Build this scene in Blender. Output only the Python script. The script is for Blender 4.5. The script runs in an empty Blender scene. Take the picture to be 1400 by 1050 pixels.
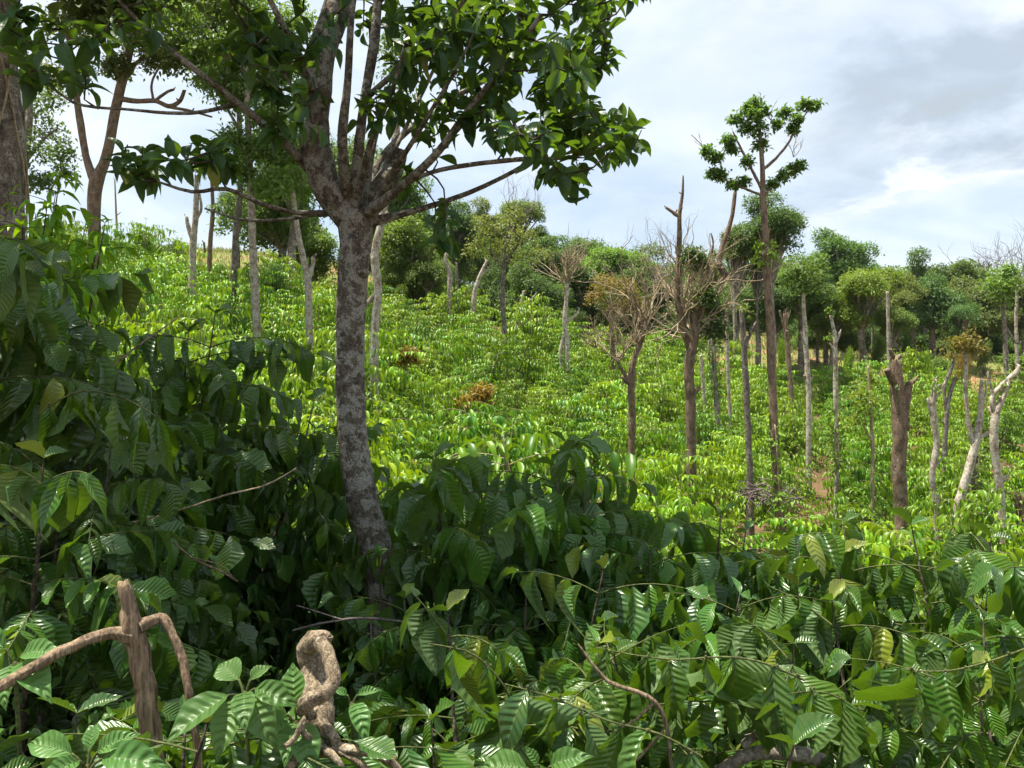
import bpy, math, random
import numpy as np

rng = np.random.default_rng(11)
random.seed(5)
F = 1058.0                      # focal length in photograph pixels
C = bpy.context.scene.collection
Z3 = np.array([0., 0., 1.])


def P(u, v, d):
    return np.array([(u - 700.) / F * d, d, (525. - v) / F * d])


def nrm(a):
    a = np.asarray(a, float)
    return a / np.maximum(np.linalg.norm(a, axis=-1, keepdims=True), 1e-9)


# ------------------------------------------------------------------ terrain
COLS = np.array([0, 350, 700, 1050, 1400], float)
BH = 1.35
_rows = []


def _row(d, z):
    _rows.append((d, np.array(z, float)))


_row(0, [-1.7] * 5)
_row(2, [-1.5, -1.7, -1.9, -2.05, -2.05])
_row(4.7, [-1.35, -1.9, -2.35, -2.7, -2.8])
for d, vs in ((8, (600, 660, 720, 830, 850)), (12, (530, 590, 670, 785, 800)), (16, (470, 535, 630, 745, 760)),
              (20, (430, 490, 590, 700, 715)), (26, (390, 435, 535, 630, 645)), (34, (350, 390, 480, 560, 580)),
              (44, (332, 350, 435, 505, 520))):
    _row(d, (525 - np.array(vs, float)) / F * d - BH)
for d, vs in ((58, (344, 348, 415, 480, 495)), (80, (349, 350, 405, 460, 480)), (120, (372, 375, 400, 445, 465))):
    _row(d, (525 - np.array(vs, float)) / F * d)
_row(300, [14, 14, 12, 8, 6])
_row(2500, [10, 10, 10, 6, 6])
RD = np.array([r[0] for r in _rows])
RZ = np.array([r[1] for r in _rows])


def _cr(t, p0, p1, p2, p3):
    return 0.5 * (2 * p1 + (p2 - p0) * t + (2 * p0 - 5 * p1 + 4 * p2 - p3) * t * t + (3 * p1 - p0 - 3 * p2 + p3) * t ** 3)


def ground(x, y, rough=True):
    x = np.asarray(x, float)
    y = np.asarray(y, float)
    th = np.arctan2(x, y)
    thc = np.clip(th, -0.585, 0.585)
    d = np.hypot(x, y) * np.cos(thc)
    u = np.clip(700 + F * np.tan(thc), 0, 1400)
    cu = np.clip(u / 350., 0, 3.9999)
    ci = cu.astype(int)
    ct = cu - ci
    s = np.searchsorted(RD, d, side='right') - 1
    s = np.clip(s, 0, len(RD) - 2)
    t = np.clip((d - RD[s]) / (RD[s + 1] - RD[s]), 0, 1)

    def rowval(i):
        i = np.clip(i, 0, len(RD) - 1)
        a = RZ[i, np.clip(ci - 1, 0, 4)]
        b = RZ[i, ci]
        c = RZ[i, np.clip(ci + 1, 0, 4)]
        e = RZ[i, np.clip(ci + 2, 0, 4)]
        return _cr(ct, a, b, c, e)
    z1, z2 = rowval(s), rowval(s + 1)
    tt = t * t * (3 - 2 * t) * 0.35 + t * 0.65
    z = z1 + (z2 - z1) * tt
    w = np.clip((np.abs(th) - 1.0) / 1.6, 0, 1)
    w = w * w * (3 - 2 * w)
    z = z * (1 - w) + (-1.7) * w
    if rough:
        z = z + 0.05 * np.sin(x * 1.7 + 0.6 * y) * np.sin(y * 1.3 - 0.4 * x) + 0.03 * np.sin(3.1 * x + 1) * np.sin(2.7 * y)
    return z


def canopy_depth(u, v):
    """depth at which the coffee canopy is seen at pixel (u, v)"""
    best, bd = 1e9, 20
    for d in np.arange(9, 58, 0.5):
        x = (u - 700) / F * d
        z = float(ground(x, d, False)) + BH * (1 if d < 46 else max(0, (58 - d) / 12))
        vv = 525 - z / d * F
        if abs(vv - v) < best:
            best, bd = abs(vv - v), d
    return float(bd)


# ------------------------------------------------------------------ materials
def new_mat(name):
    m = bpy.data.materials.new(name)
    m.use_nodes = True
    nt = m.node_tree
    for n in list(nt.nodes):
        nt.nodes.remove(n)
    out = nt.nodes.new('ShaderNodeOutputMaterial')
    return m, nt, out


def nd(nt, typ, **kw):
    n = nt.nodes.new(typ)
    for k, v in kw.items():
        if k.startswith('i_'):
            n.inputs[k[2:].replace('_', ' ')].default_value = v
        else:
            setattr(n, k, v)
    return n


def mth(nt, op, a, b=None, c=None):
    n = nt.nodes.new('ShaderNodeMath')
    n.operation = op
    for i, q in enumerate((a, b, c)):
        if q is None:
            continue
        if isinstance(q, (int, float)):
            n.inputs[i].default_value = q
        else:
            nt.links.new(q, n.inputs[i])
    return n.outputs[0]


def mixc(nt, fac, a, b, mode='MIX'):
    n = nt.nodes.new('ShaderNodeMix')
    n.data_type = 'RGBA'
    n.blend_type = mode
    for idx, q in ((0, fac), (6, a), (7, b)):
        if isinstance(q, (int, float)):
            n.inputs[idx].default_value = q
        elif isinstance(q, tuple):
            n.inputs[idx].default_value = (q[0], q[1], q[2], 1)
        else:
            nt.links.new(q, n.inputs[idx])
    return n.outputs[2]


def ramp(nt, fac, stops):
    n = nt.nodes.new('ShaderNodeValToRGB')
    el = n.color_ramp.elements
    while len(el) < len(stops):
        el.new(0.5)
    for e, (p, c) in zip(el, stops):
        e.position = p
        e.color = (c, c, c, 1) if isinstance(c, (int, float)) else (c[0], c[1], c[2], 1)
    nt.links.new(fac, n.inputs[0])
    return n.outputs[0]


def leaf_mat(name, ca, cb, tr, tfac=0.35, rough=0.4, spec=0.4, veins=0, odd=None, tint=False, under=(0.10, 0.16, 0.05), vstr=0.9, spots=False):
    """leaf: per-leaf colour variation, paler underside, light through the blade, optional veins from its own UV"""
    m, nt, out = new_mat(name)
    L = nt.links.new
    at = nd(nt, 'ShaderNodeAttribute', attribute_name='rnd')
    oi = nd(nt, 'ShaderNodeObjectInfo')
    r = at.outputs['Fac']
    col = mixc(nt, r, ca, cb)
    trc = mixc(nt, r, tr, tuple(x * 1.25 for x in tr))
    if odd is not None:
        k = mth(nt, 'GREATER_THAN', mth(nt, 'FRACT', mth(nt, 'MULTIPLY', r, 37.0)), 1 - odd[1])
        col = mixc(nt, k, col, odd[0])
        trc = mixc(nt, k, trc, odd[0])
    ov = mth(nt, 'ADD', 0.78, mth(nt, 'MULTIPLY', oi.outputs['Random'], 0.44))
    hs = nd(nt, 'ShaderNodeHueSaturation')
    L(mth(nt, 'ADD', 0.485, mth(nt, 'MULTIPLY', oi.outputs['Random'], 0.03)), hs.inputs['Hue'])
    L(ov, hs.inputs['Value'])
    L(col, hs.inputs['Color'])
    col = hs.outputs[0]
    if tint:
        col = mixc(nt, 1.0, col, oi.outputs['Color'], 'MULTIPLY')
        trc = mixc(nt, 1.0, trc, oi.outputs['Color'], 'MULTIPLY')
    geo = nd(nt, 'ShaderNodeNewGeometry')
    bump = None
    if veins:
        uv = nd(nt, 'ShaderNodeTexCoord')
        sx = nd(nt, 'ShaderNodeSeparateXYZ')
        L(uv.outputs['UV'], sx.inputs[0])
        a = mth(nt, 'ABSOLUTE', mth(nt, 'SUBTRACT', mth(nt, 'MULTIPLY', sx.outputs[1], 2.0), 1.0))
        ph = mth(nt, 'MULTIPLY', mth(nt, 'SUBTRACT', sx.outputs[0], mth(nt, 'MULTIPLY', a, 0.16)), mth(nt, 'MULTIPLY', mth(nt, 'ADD', 0.78, mth(nt, 'MULTIPLY', r, 0.45)), veins * 2 * math.pi))
        w = mth(nt, 'SINE', ph)
        rib = mth(nt, 'LESS_THAN', a, 0.055)
        line = mth(nt, 'GREATER_THAN', mth(nt, 'MULTIPLY', w, -1.0), 0.965)
        ln = mth(nt, 'MAXIMUM', rib, mth(nt, 'MULTIPLY', line, 0.45))
        col = mixc(nt, mth(nt, 'MULTIPLY', ln, 0.5 * min(1, vstr + 0.1)), col, (0.16, 0.24, 0.07))
        edge = mth(nt, 'SUBTRACT', 1.0, mth(nt, 'POWER', a, 3.0))
        h = mth(nt, 'ADD', mth(nt, 'MULTIPLY', mth(nt, 'MULTIPLY', w, 0.5), edge), mth(nt, 'MULTIPLY', rib, -0.6))
        bn = nd(nt, 'ShaderNodeBump')
        bn.inputs['Strength'].default_value = vstr
        bn.inputs['Distance'].default_value = 0.0035
        L(h, bn.inputs['Height'])
        bump = bn.outputs[0]
    if spots:
        oc = nd(nt, 'ShaderNodeTexCoord')
        n5 = nd(nt, 'ShaderNodeTexNoise')
        n5.inputs['Scale'].default_value = 30
        n5.inputs['Detail'].default_value = 4
        L(oc.outputs['Object'], n5.inputs['Vector'])
        col = mixc(nt, ramp(nt, n5.outputs[0], [(0.35, 0.0), (0.7, 0.4)]), col, (0.10, 0.15, 0.02))
        n6 = nd(nt, 'ShaderNodeTexVoronoi')
        n6.inputs['Scale'].default_value = 26
        L(oc.outputs['Object'], n6.inputs['Vector'])
        sm_ = mth(nt, 'MULTIPLY', mth(nt, 'LESS_THAN', n6.outputs['Distance'], 0.13), mth(nt, 'GREATER_THAN', mth(nt, 'FRACT', mth(nt, 'MULTIPLY', r, 13.0)), 0.75))
        col = mixc(nt, mth(nt, 'MULTIPLY', sm_, 0.8), col, (0.14, 0.085, 0.03))
    ucol = mixc(nt, 0.6, col, under)
    col = mixc(nt, geo.outputs['Backfacing'], col, ucol)
    pr = nd(nt, 'ShaderNodeBsdfPrincipled')
    L(col, pr.inputs['Base Color'])
    L(mth(nt, 'ADD', rough, mth(nt, 'MULTIPLY', geo.outputs['Backfacing'], 0.3)), pr.inputs['Roughness'])
    pr.inputs['Specular IOR Level'].default_value = spec
    tl = nd(nt, 'ShaderNodeBsdfTranslucent')
    L(trc, tl.inputs['Color'])
    if bump is not None:
        L(bump, pr.inputs['Normal'])
    mx = nd(nt, 'ShaderNodeMixShader')
    mx.inputs[0].default_value = tfac
    L(pr.outputs[0], mx.inputs[1])
    L(tl.outputs[0], mx.inputs[2])
    L(mx.outputs[0], out.inputs[0])
    return m


def bark_mat(name, base, dark, lichen=None, lam=0.5, scale=9.0, bump=0.012, stretch=0.45):
    scale = scale * 1.7
    m, nt, out = new_mat(name)
    L = nt.links.new
    tc = nd(nt, 'ShaderNodeTexCoord')
    mp = nd(nt, 'ShaderNodeMapping')
    mp.inputs['Scale'].default_value = (1, 1, stretch)
    L(tc.outputs['Object'], mp.inputs[0])
    oi = nd(nt, 'ShaderNodeObjectInfo')
    n1 = nd(nt, 'ShaderNodeTexNoise')
    n1.inputs['Scale'].default_value = scale
    n1.inputs['Detail'].default_value = 8
    n1.inputs['Roughness'].default_value = 0.7
    L(mp.outputs[0], n1.inputs['Vector'])
    col = mixc(nt, ramp(nt, n1.outputs[0], [(0.38, 0.0), (0.58, 1.0)]), dark, base)
    if lichen is not None:
        n2 = nd(nt, 'ShaderNodeTexNoise')
        n2.inputs['Scale'].default_value = scale * 0.55
        n2.inputs['Detail'].default_value = 9
        n2.inputs['Roughness'].default_value = 0.74
        L(tc.outputs['Object'], n2.inputs['Vector'])
        f = ramp(nt, n2.outputs[0], [(0.62 - 0.25 * lam, 0.0), (0.68 - 0.25 * lam, 1.0)])
        col = mixc(nt, mth(nt, 'MULTIPLY', f, 0.8), col, lichen)
    n4 = nd(nt, 'ShaderNodeTexNoise')
    n4.inputs['Scale'].default_value = scale * 5
    n4.inputs['Detail'].default_value = 3
    L((mp if stretch < 0.3 else tc).outputs[0 if stretch < 0.3 else 'Object'], n4.inputs['Vector'])
    col = mixc(nt, 0.85, col, ramp(nt, n4.outputs[0], [(0.35, 0.4), (0.6, 1.1)]), 'MULTIPLY')
    hs = nd(nt, 'ShaderNodeHueSaturation')
    L(mth(nt, 'ADD', 0.8, mth(nt, 'MULTIPLY', oi.outputs['Random'], 0.4)), hs.inputs['Value'])
    L(col, hs.inputs['Color'])
    n3 = nd(nt, 'ShaderNodeTexNoise')
    n3.inputs['Scale'].default_value = scale * 3.2
    n3.inputs['Detail'].default_value = 5
    L(mp.outputs[0], n3.inputs['Vector'])
    bn = nd(nt, 'ShaderNodeBump')
    bn.inputs['Strength'].default_value = 0.8
    bn.inputs['Distance'].default_value = bump
    L(mth(nt, 'ADD', n3.outputs[0], n1.outputs[0]), bn.inputs['Height'])
    pr = nd(nt, 'ShaderNodeBsdfPrincipled')
    pr.inputs['Roughness'].default_value = 0.9
    pr.inputs['Specular IOR Level'].default_value = 0.15
    L(hs.outputs[0], pr.inputs['Base Color'])
    L(bn.outputs[0], pr.inputs['Normal'])
    L(pr.outputs[0], out.inputs[0])
    return m


M = {}
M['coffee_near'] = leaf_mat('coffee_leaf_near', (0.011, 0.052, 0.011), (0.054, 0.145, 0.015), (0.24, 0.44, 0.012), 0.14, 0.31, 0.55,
                            veins=10, odd=((0.17, 0.22, 0.02), 0.02), under=(0.07, 0.12, 0.03), vstr=0.65, spots=True)  # near coffee leaf, base colour darkened to carry the thicket's deep shade
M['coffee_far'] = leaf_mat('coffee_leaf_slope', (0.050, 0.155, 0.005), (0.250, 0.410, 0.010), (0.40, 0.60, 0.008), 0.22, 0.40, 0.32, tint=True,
                           odd=((0.30, 0.26, 0.06), 0.006), under=(0.11, 0.19, 0.06))  # same coffee leaf with brightness of the sunlit slope put into its colour
M['main_leaf'] = leaf_mat('broad_tree_leaf', (0.008, 0.030, 0.008), (0.025, 0.070, 0.011), (0.20, 0.36, 0.015), 0.22, 0.42, 0.35,
                          veins=7, vstr=0.3, odd=((0.20, 0.22, 0.03), 0.02), under=(0.06, 0.10, 0.05))  # diffuse colour lowered because the crown is seen from its shaded side
M['crown'] = leaf_mat('tree_crown_leaf', (0.065, 0.104, 0.033), (0.148, 0.198, 0.058), (0.26, 0.35, 0.06), 0.28, 0.5, 0.3, tint=True,
                      under=(0.08, 0.12, 0.05))
M['weed'] = leaf_mat('broad_weed_leaf', (0.06, 0.15, 0.03), (0.10, 0.21, 0.05), (0.22, 0.36, 0.05), 0.30, 0.42, 0.4, veins=7,
                     odd=((0.18, 0.19, 0.05), 0.02), under=(0.12, 0.2, 0.08))
M['herb'] = leaf_mat('fine_herb_leaf', (0.05, 0.12, 0.02), (0.10, 0.19, 0.03), (0.22, 0.36, 0.03), 0.35, 0.5, 0.3)
M['grass'] = leaf_mat('dry_grass_blade', (0.15, 0.18, 0.05), (0.26, 0.255, 0.085), (0.30, 0.33, 0.08), 0.3, 0.6, 0.2, under=(0.25, 0.25, 0.1))
M['litter'] = leaf_mat('dead_leaf', (0.10, 0.06, 0.035), (0.20, 0.13, 0.07), (0.15, 0.09, 0.04), 0.1, 0.8, 0.1, under=(0.18, 0.13, 0.08))
M['bark_main'] = bark_mat('bark_main', (0.20, 0.165, 0.125), (0.075, 0.060, 0.048), (0.42, 0.40, 0.34), 0.55, 16, 0.012, 0.7)
M['bark_brown'] = bark_mat('bark_brown', (0.27, 0.19, 0.13), (0.12, 0.08, 0.055), (0.30, 0.27, 0.22), 0.25, 7, 0.02)
M['bark_pale'] = bark_mat('bark_pale', (0.42, 0.345, 0.255), (0.19, 0.145, 0.105), (0.56, 0.51, 0.43), 0.6, 7, 0.02)
M['bark_grey'] = bark_mat('bark_grey', (0.27, 0.23, 0.185), (0.11, 0.09, 0.073), (0.44, 0.40, 0.34), 0.4, 7, 0.02)
M['bark_old'] = bark_mat('bark_old', (0.15, 0.115, 0.09), (0.05, 0.038, 0.03), (0.24, 0.22, 0.18), 0.2, 6, 0.03)
M['twig'] = bark_mat('bare_twig', (0.40, 0.32, 0.21), (0.22, 0.165, 0.11), None, 0, 9, 0.004)
M['twig_dark'] = bark_mat('dark_twig', (0.10, 0.07, 0.055), (0.05, 0.035, 0.03), None, 0, 9, 0.004)
M['twig_grey'] = bark_mat('grey_twig', (0.21, 0.17, 0.16), (0.13, 0.10, 0.095), None, 0, 9, 0.004)
M['twig_green'] = bark_mat('green_twig', (0.11, 0.13, 0.045), (0.07, 0.075, 0.03), None, 0, 14, 0.002)
M['stick'] = bark_mat('weathered_stick', (0.27, 0.195, 0.125), (0.10, 0.068, 0.045), (0.33, 0.27, 0.2), 0.2, 22, 0.006, 0.07)
M['root'] = bark_mat('gnarled_root', (0.31, 0.245, 0.165), (0.12, 0.09, 0.058), (0.42, 0.36, 0.27), 0.25, 30, 0.006, 0.5)


def ground_mat():
    m, nt, out = new_mat('hillside_earth')
    L = nt.links.new
    geo = nd(nt, 'ShaderNodeNewGeometry')
    n1 = nd(nt, 'ShaderNodeTexNoise')
    n1.inputs['Scale'].default_value = 0.35
    n1.inputs['Detail'].default_value = 9
    n1.inputs['Roughness'].default_value = 0.65
    L(geo.outputs['Position'], n1.inputs['Vector'])
    n2 = nd(nt, 'ShaderNodeTexNoise')
    n2.inputs['Scale'].default_value = 6
    n2.inputs['Detail'].default_value = 8
    n2.inputs['Roughness'].default_value = 0.7
    L(geo.outputs['Position'], n2.inputs['Vector'])
    soil = mixc(nt, ramp(nt, n2.outputs[0], [(0.35, 0.0), (0.65, 1.0)]), (0.045, 0.026, 0.016), (0.14, 0.085, 0.05))
    soil = mixc(nt, ramp(nt, n1.outputs[0], [(0.42, 0.0), (0.6, 1.0)]), soil, (0.17, 0.105, 0.06))
    grass = mixc(nt, ramp(nt, n2.outputs[0], [(0.35, 0.0), (0.65, 1.0)]), (0.11, 0.135, 0.035), (0.21, 0.22, 0.07))
    bare = mixc(nt, ramp(nt, n2.outputs[0], [(0.35, 0.0), (0.65, 1.0)]), (0.22, 0.12, 0.06), (0.33, 0.20, 0.11))
    grass = mixc(nt, ramp(nt, n1.outputs[0], [(0.50, 0.0), (0.58, 1.0)]), grass, bare)
    sp = nd(nt, 'ShaderNodeSeparateXYZ')
    L(geo.outputs['Position'], sp.inputs[0])
    edge = mth(nt, 'ADD', sp.outputs[1], mth(nt, 'MULTIPLY', mth(nt, 'SUBTRACT', n1.outputs[0], 0.5), 14.0))
    gx_ = mth(nt, 'POWER', mth(nt, 'DIVIDE', mth(nt, 'ADD', sp.outputs[0], 15.0), 4.5), 2.0)
    edge = mth(nt, 'ADD', edge, mth(nt, 'MULTIPLY', mth(nt, 'EXPONENT', mth(nt, 'MULTIPLY', gx_, -1.0)), 12.0))
    mr = nd(nt, 'ShaderNodeMapRange')
    mr.inputs['From Min'].default_value = 42
    mr.inputs['From Max'].default_value = 47
    L(edge, mr.inputs[0])
    col = mixc(nt, mr.outputs[0], soil, grass)
    ex = mth(nt, 'POWER', mth(nt, 'DIVIDE', mth(nt, 'SUBTRACT', sp.outputs[0], 28.0), 9.0), 2.0)
    ey = mth(nt, 'POWER', mth(nt, 'DIVIDE', mth(nt, 'SUBTRACT', sp.outputs[1], 48.5), 4.0), 2.0)
    eb = mth(nt, 'ADD', mth(nt, 'ADD', ex, ey), mth(nt, 'MULTIPLY', mth(nt, 'SUBTRACT', n1.outputs[0], 0.5), 3.0))
    col = mixc(nt, ramp(nt, eb, [(0.7, 1.0), (0.95, 0.0)]), col, bare)
    bn = nd(nt, 'ShaderNodeBump')
    bn.inputs['Strength'].default_value = 0.9
    bn.inputs['Distance'].default_value = 0.06
    L(n2.outputs[0], bn.inputs['Height'])
    pr = nd(nt, 'ShaderNodeBsdfPrincipled')
    pr.inputs['Roughness'].default_value = 0.95
    pr.inputs['Specular IOR Level'].default_value = 0.1
    L(col, pr.inputs['Base Color'])
    L(bn.outputs[0], pr.inputs['Normal'])
    L(pr.outputs[0], out.inputs[0])
    return m


def earth_mat():
    m, nt, out = new_mat('red_earth')
    L = nt.links.new
    tc = nd(nt, 'ShaderNodeTexCoord')
    n2 = nd(nt, 'ShaderNodeTexNoise')
    n2.inputs['Scale'].default_value = 7
    n2.inputs['Detail'].default_value = 8
    n2.inputs['Roughness'].default_value = 0.7
    L(tc.outputs['Object'], n2.inputs['Vector'])
    pr = nd(nt, 'ShaderNodeBsdfPrincipled')
    pr.inputs['Roughness'].default_value = 0.95
    L(ramp(nt, n2.outputs[0], [(0.35, (0.13, 0.06, 0.022)), (0.65, (0.36, 0.19, 0.075))]), pr.inputs['Base Color'])
    bn = nd(nt, 'ShaderNodeBump')
    bn.inputs['Distance'].default_value = 0.06
    L(n2.outputs[0], bn.inputs['Height'])
    L(bn.outputs[0], pr.inputs['Normal'])
    L(pr.outputs[0], out.inputs[0])
    return m


M['ground'] = ground_mat()
M['earth'] = earth_mat()


# ------------------------------------------------------------------ mesh building
class MB:
    def __init__(self):
        self.v, self.q, self.uv, self.r, self.m = [], [], [], [], []
        self.n = 0

    def add(self, v, q, uv=None, r=None, m=0):
        v = np.asarray(v, float).reshape(-1, 3)
        q = np.asarray(q, int).reshape(-1, 4)
        self.v.append(v)
        self.q.append(q + self.n)
        self.uv.append(np.zeros((len(v), 2)) if uv is None else uv)
        self.r.append(np.zeros(len(v)) if r is None else r)
        self.m.append(np.full(len(q), m, int))
        self.n += len(v)

    def mesh(self, name, mats, origin=(0, 0, 0)):
        v = np.concatenate(self.v) - np.asarray(origin, float)
        q = np.concatenate(self.q)
        uv = np.concatenate(self.uv)
        r = np.concatenate(self.r)
        mi = np.concatenate(self.m)
        me = bpy.data.meshes.new(name)
        me.vertices.add(len(v))
        me.vertices.foreach_set('co', v.astype(np.float32).ravel())
        me.loops.add(len(q) * 4)
        me.loops.foreach_set('vertex_index', q.astype(np.int32).ravel())
        me.polygons.add(len(q))
        me.polygons.foreach_set('loop_start', np.arange(0, len(q) * 4, 4, dtype=np.int32))
        me.polygons.foreach_set('material_index', mi.astype(np.int32))
        me.polygons.foreach_set('use_smooth', np.ones(len(q), dtype=bool))
        ul = me.uv_layers.new(name='UVMap')
        ul.data.foreach_set('uv', uv[q.ravel()].astype(np.float32).ravel())
        a = me.attributes.new('rnd', 'FLOAT', 'POINT')
        a.data.foreach_set('value', r.astype(np.float32))
        for mt in (mats if isinstance(mats, (list, tuple)) else [mats]):
            me.materials.append(mt)
        me.update(calc_edges=True)
        return me

    def build(self, name, mats, parent=None, origin=(0, 0, 0)):
        o = bpy.data.objects.new(name, self.mesh(name, mats, origin))
        C.objects.link(o)
        if parent is not None:
            o.parent = parent
        else:
            o.location = origin
        return o


def tag(o, label=None, cat=None, group=None, kind=None):
    if label:
        o['label'] = label
    if cat:
        o['category'] = cat
    if group:
        o['group'] = group
    if kind:
        o['kind'] = kind
    return o


def thing(name, loc, label, cat, group=None):
    o = bpy.data.objects.new(name, None)
    o.empty_display_size = 0.2
    C.objects.link(o)
    o.location = loc
    return tag(o, label, cat, group)


def smooth_path(pts, rad, step):
    pts = np.asarray(pts, float)
    rad = np.asarray(rad, float)
    n = len(pts)
    op, orr = [], []
    for i in range(n - 1):
        p0 = pts[max(i - 1, 0)]
        p1, p2 = pts[i], pts[i + 1]
        p3 = pts[min(i + 2, n - 1)]
        k = max(1, int(np.linalg.norm(p2 - p1) / step))
        for j in range(k):
            t = j / k
            op.append(_cr(t, p0, p1, p2, p3))
            orr.append(rad[i] + (rad[i + 1] - rad[i]) * t)
    op.append(pts[-1])
    orr.append(rad[-1])
    return np.array(op), np.array(orr)


def tube(mb, pts, rad, sides=8, step=None, knob=0.0, mat=0, wob=0.0, cap=True, raw=False, ridge=0.0, jag=0.0):
    pts = np.asarray(pts, float)
    rad = np.asarray(rad, float)
    if not raw:
        if step is None:
            step = max(np.linalg.norm(pts[-1] - pts[0]) / 14, 0.004)
        pts, rad = smooth_path(pts, rad, step)
    n = len(pts)
    if wob:
        k = np.cumsum(rng.normal(0, 1, (n, 3)), axis=0)
        k -= np.linspace(0, 1, n)[:, None] * k[-1]
        pts = pts + k * wob * rad[:, None] / math.sqrt(max(n, 2)) * 2
    t = np.gradient(pts, axis=0) if n > 2 else np.repeat((pts[1] - pts[0])[None], n, 0)
    t = nrm(t)
    a = np.cross(t[0], [0.3, 0.9, 0.2])
    a = nrm(a)
    A = np.zeros((n, 3))
    for i in range(n):
        a = a - t[i] * np.dot(a, t[i])
        a = nrm(a)
        A[i] = a
    B = np.cross(t, A)
    ang = np.linspace(0, 2 * math.pi, sides, endpoint=False)
    rr = rad[:, None] * np.ones((1, sides))
    if knob:
        ph = rng.uniform(0, 6.28, 6)
        s = np.arange(n)[:, None]
        rr = rr * (1 + knob * (0.5 * np.sin(2 * ang[None] + ph[0] + 0.6 * s) + 0.5 * np.sin(3 * ang[None] + ph[1] - 0.9 * s)
                               + 0.5 * np.sin(0.8 * s + ph[2]) * np.sin(ang[None] + ph[3]) + 0.6 * rng.normal(0, 0.4, (n, sides))))
    if ridge:
        ph2 = np.cumsum(rng.normal(0, 0.09, n))[:, None]
        s2 = np.arange(n)[:, None]
        rr = rr * (1 + ridge * (np.abs(np.sin(3.5 * ang[None] + ph2 + 0.4)) + 0.7 * np.sin(6 * ang[None] + 1.7 * ph2 + 2) * np.sin(0.21 * s2 + 1) + 0.5 * np.sin(9 * ang[None] - ph2) - 0.5)
                   + ridge * 1.1 * np.sin(0.17 * s2 + 2 * np.sin(ang[None])) * np.sin(0.31 * s2 + 1.3))
    v = pts[:, None] + rr[..., None] * (A[:, None] * np.cos(ang)[None, :, None] + B[:, None] * np.sin(ang)[None, :, None])
    if jag:
        v[-1] += t[-1] * (rng.uniform(-1, 1, (sides, 1)) * rad[-1] * jag)
        v[-2] += t[-1] * (rng.uniform(-0.3, 0.3, (sides, 1)) * rad[-1] * jag)
    if cap:
        v = np.concatenate([v, pts[-1][None, None] + (v[-1:] - pts[-1]) * 0.02 + t[-1] * rad[-1] * 0.1])
        n += 1
    i = np.arange(n - 1)[:, None] * sides
    j = np.arange(sides)[None]
    j2 = (j + 1) % sides
    q = np.stack([i + j, i + j2, i + sides + j2, i + sides + j], -1).reshape(-1, 4)
    uv = np.stack(np.broadcast_arrays(ang[None] / 6.283, np.arange(n)[:, None] * 0.1), -1).reshape(-1, 2)
    mb.add(v.reshape(-1, 3), q, uv, np.full(n * sides, rng.random()), mat)
    return pts, rad


def leaf_template(nl, nw, shape='ellip', droop=0.35, fold=0.18, wave=0.0, nv=9, bend=0.0, twist=0.0):
    x = np.linspace(0, 1, nl + 1)
    y = np.linspace(-1, 1, nw + 1)
    if shape == 'ellip':
        w = np.sin(np.pi * x ** 0.92) ** 0.75
        w = w * (1 - 0.55 * np.clip((x - 0.66) / 0.34, 0, 1) ** 0.8)
    elif shape == 'obov':
        w = np.sin(np.pi * x ** 1.35) ** 0.7
    elif shape == 'blade':
        w = 1 - x ** 2 * 0.95
    w = np.maximum(w, 0.03)
    w[0] = 0.05
    w[-1] = 0.02
    X, Y = np.meshgrid(x, y, indexing='ij')
    YY = Y * 0.5 * w[:, None]
    ZZ = -droop * X ** 2 + fold * np.abs(YY) * 1.0
    if wave:
        ZZ = ZZ + wave * np.sin((X - 0.16 * np.abs(Y)) * nv * 2 * math.pi) * np.abs(Y) * w[:, None]
    ZZ = ZZ + twist * X * YY
    v = np.stack([X * (1 - 0.25 * droop * X), YY + bend * X ** 2, ZZ], -1).reshape(-1, 3)
    i = np.arange(nl)[:, None] * (nw + 1)
    j = np.arange(nw)[None]
    q = np.stack([i + j, i + nw + 1 + j, i + nw + 2 + j, i + j + 1], -1).reshape(-1, 4)
    uv = np.stack([X, (Y + 1) / 2], -1).reshape(-1, 2)
    return v, q, uv


def put_leaves(mb, tpl, pos, axis, up, length, width, rnd=None, mat=0):
    """many leaves of one template; width in units of length"""
    tv, tq, tuv = tpl
    pos = np.asarray(pos, float).reshape(-1, 3)
    n = len(pos)
    if n == 0:
        return
    ax = nrm(np.broadcast_to(axis, (n, 3)))
    up = np.broadcast_to(up, (n, 3))
    side = nrm(np.cross(up, ax))
    upv = np.cross(ax, side)
    length = np.broadcast_to(length, (n,))
    width = np.broadcast_to(width, (n,))
    rnd = rng.random(n) if rnd is None else rnd
    v = pos[:, None] + length[:, None, None] * (tv[None, :, 0:1] * ax[:, None] + tv[None, :, 1:2] * width[:, None, None] * side[:, None]
                                                + tv[None, :, 2:3] * upv[:, None])
    k = len(tv)
    q = (tq[None] + (np.arange(n) * k)[:, None, None]).reshape(-1, 4)
    mb.add(v.reshape(-1, 3), q, np.tile(tuv, (n, 1)), np.repeat(rnd, k), mat)


def rand_unit(n):
    return nrm(rng.normal(0, 1, (n, 3)))


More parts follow.
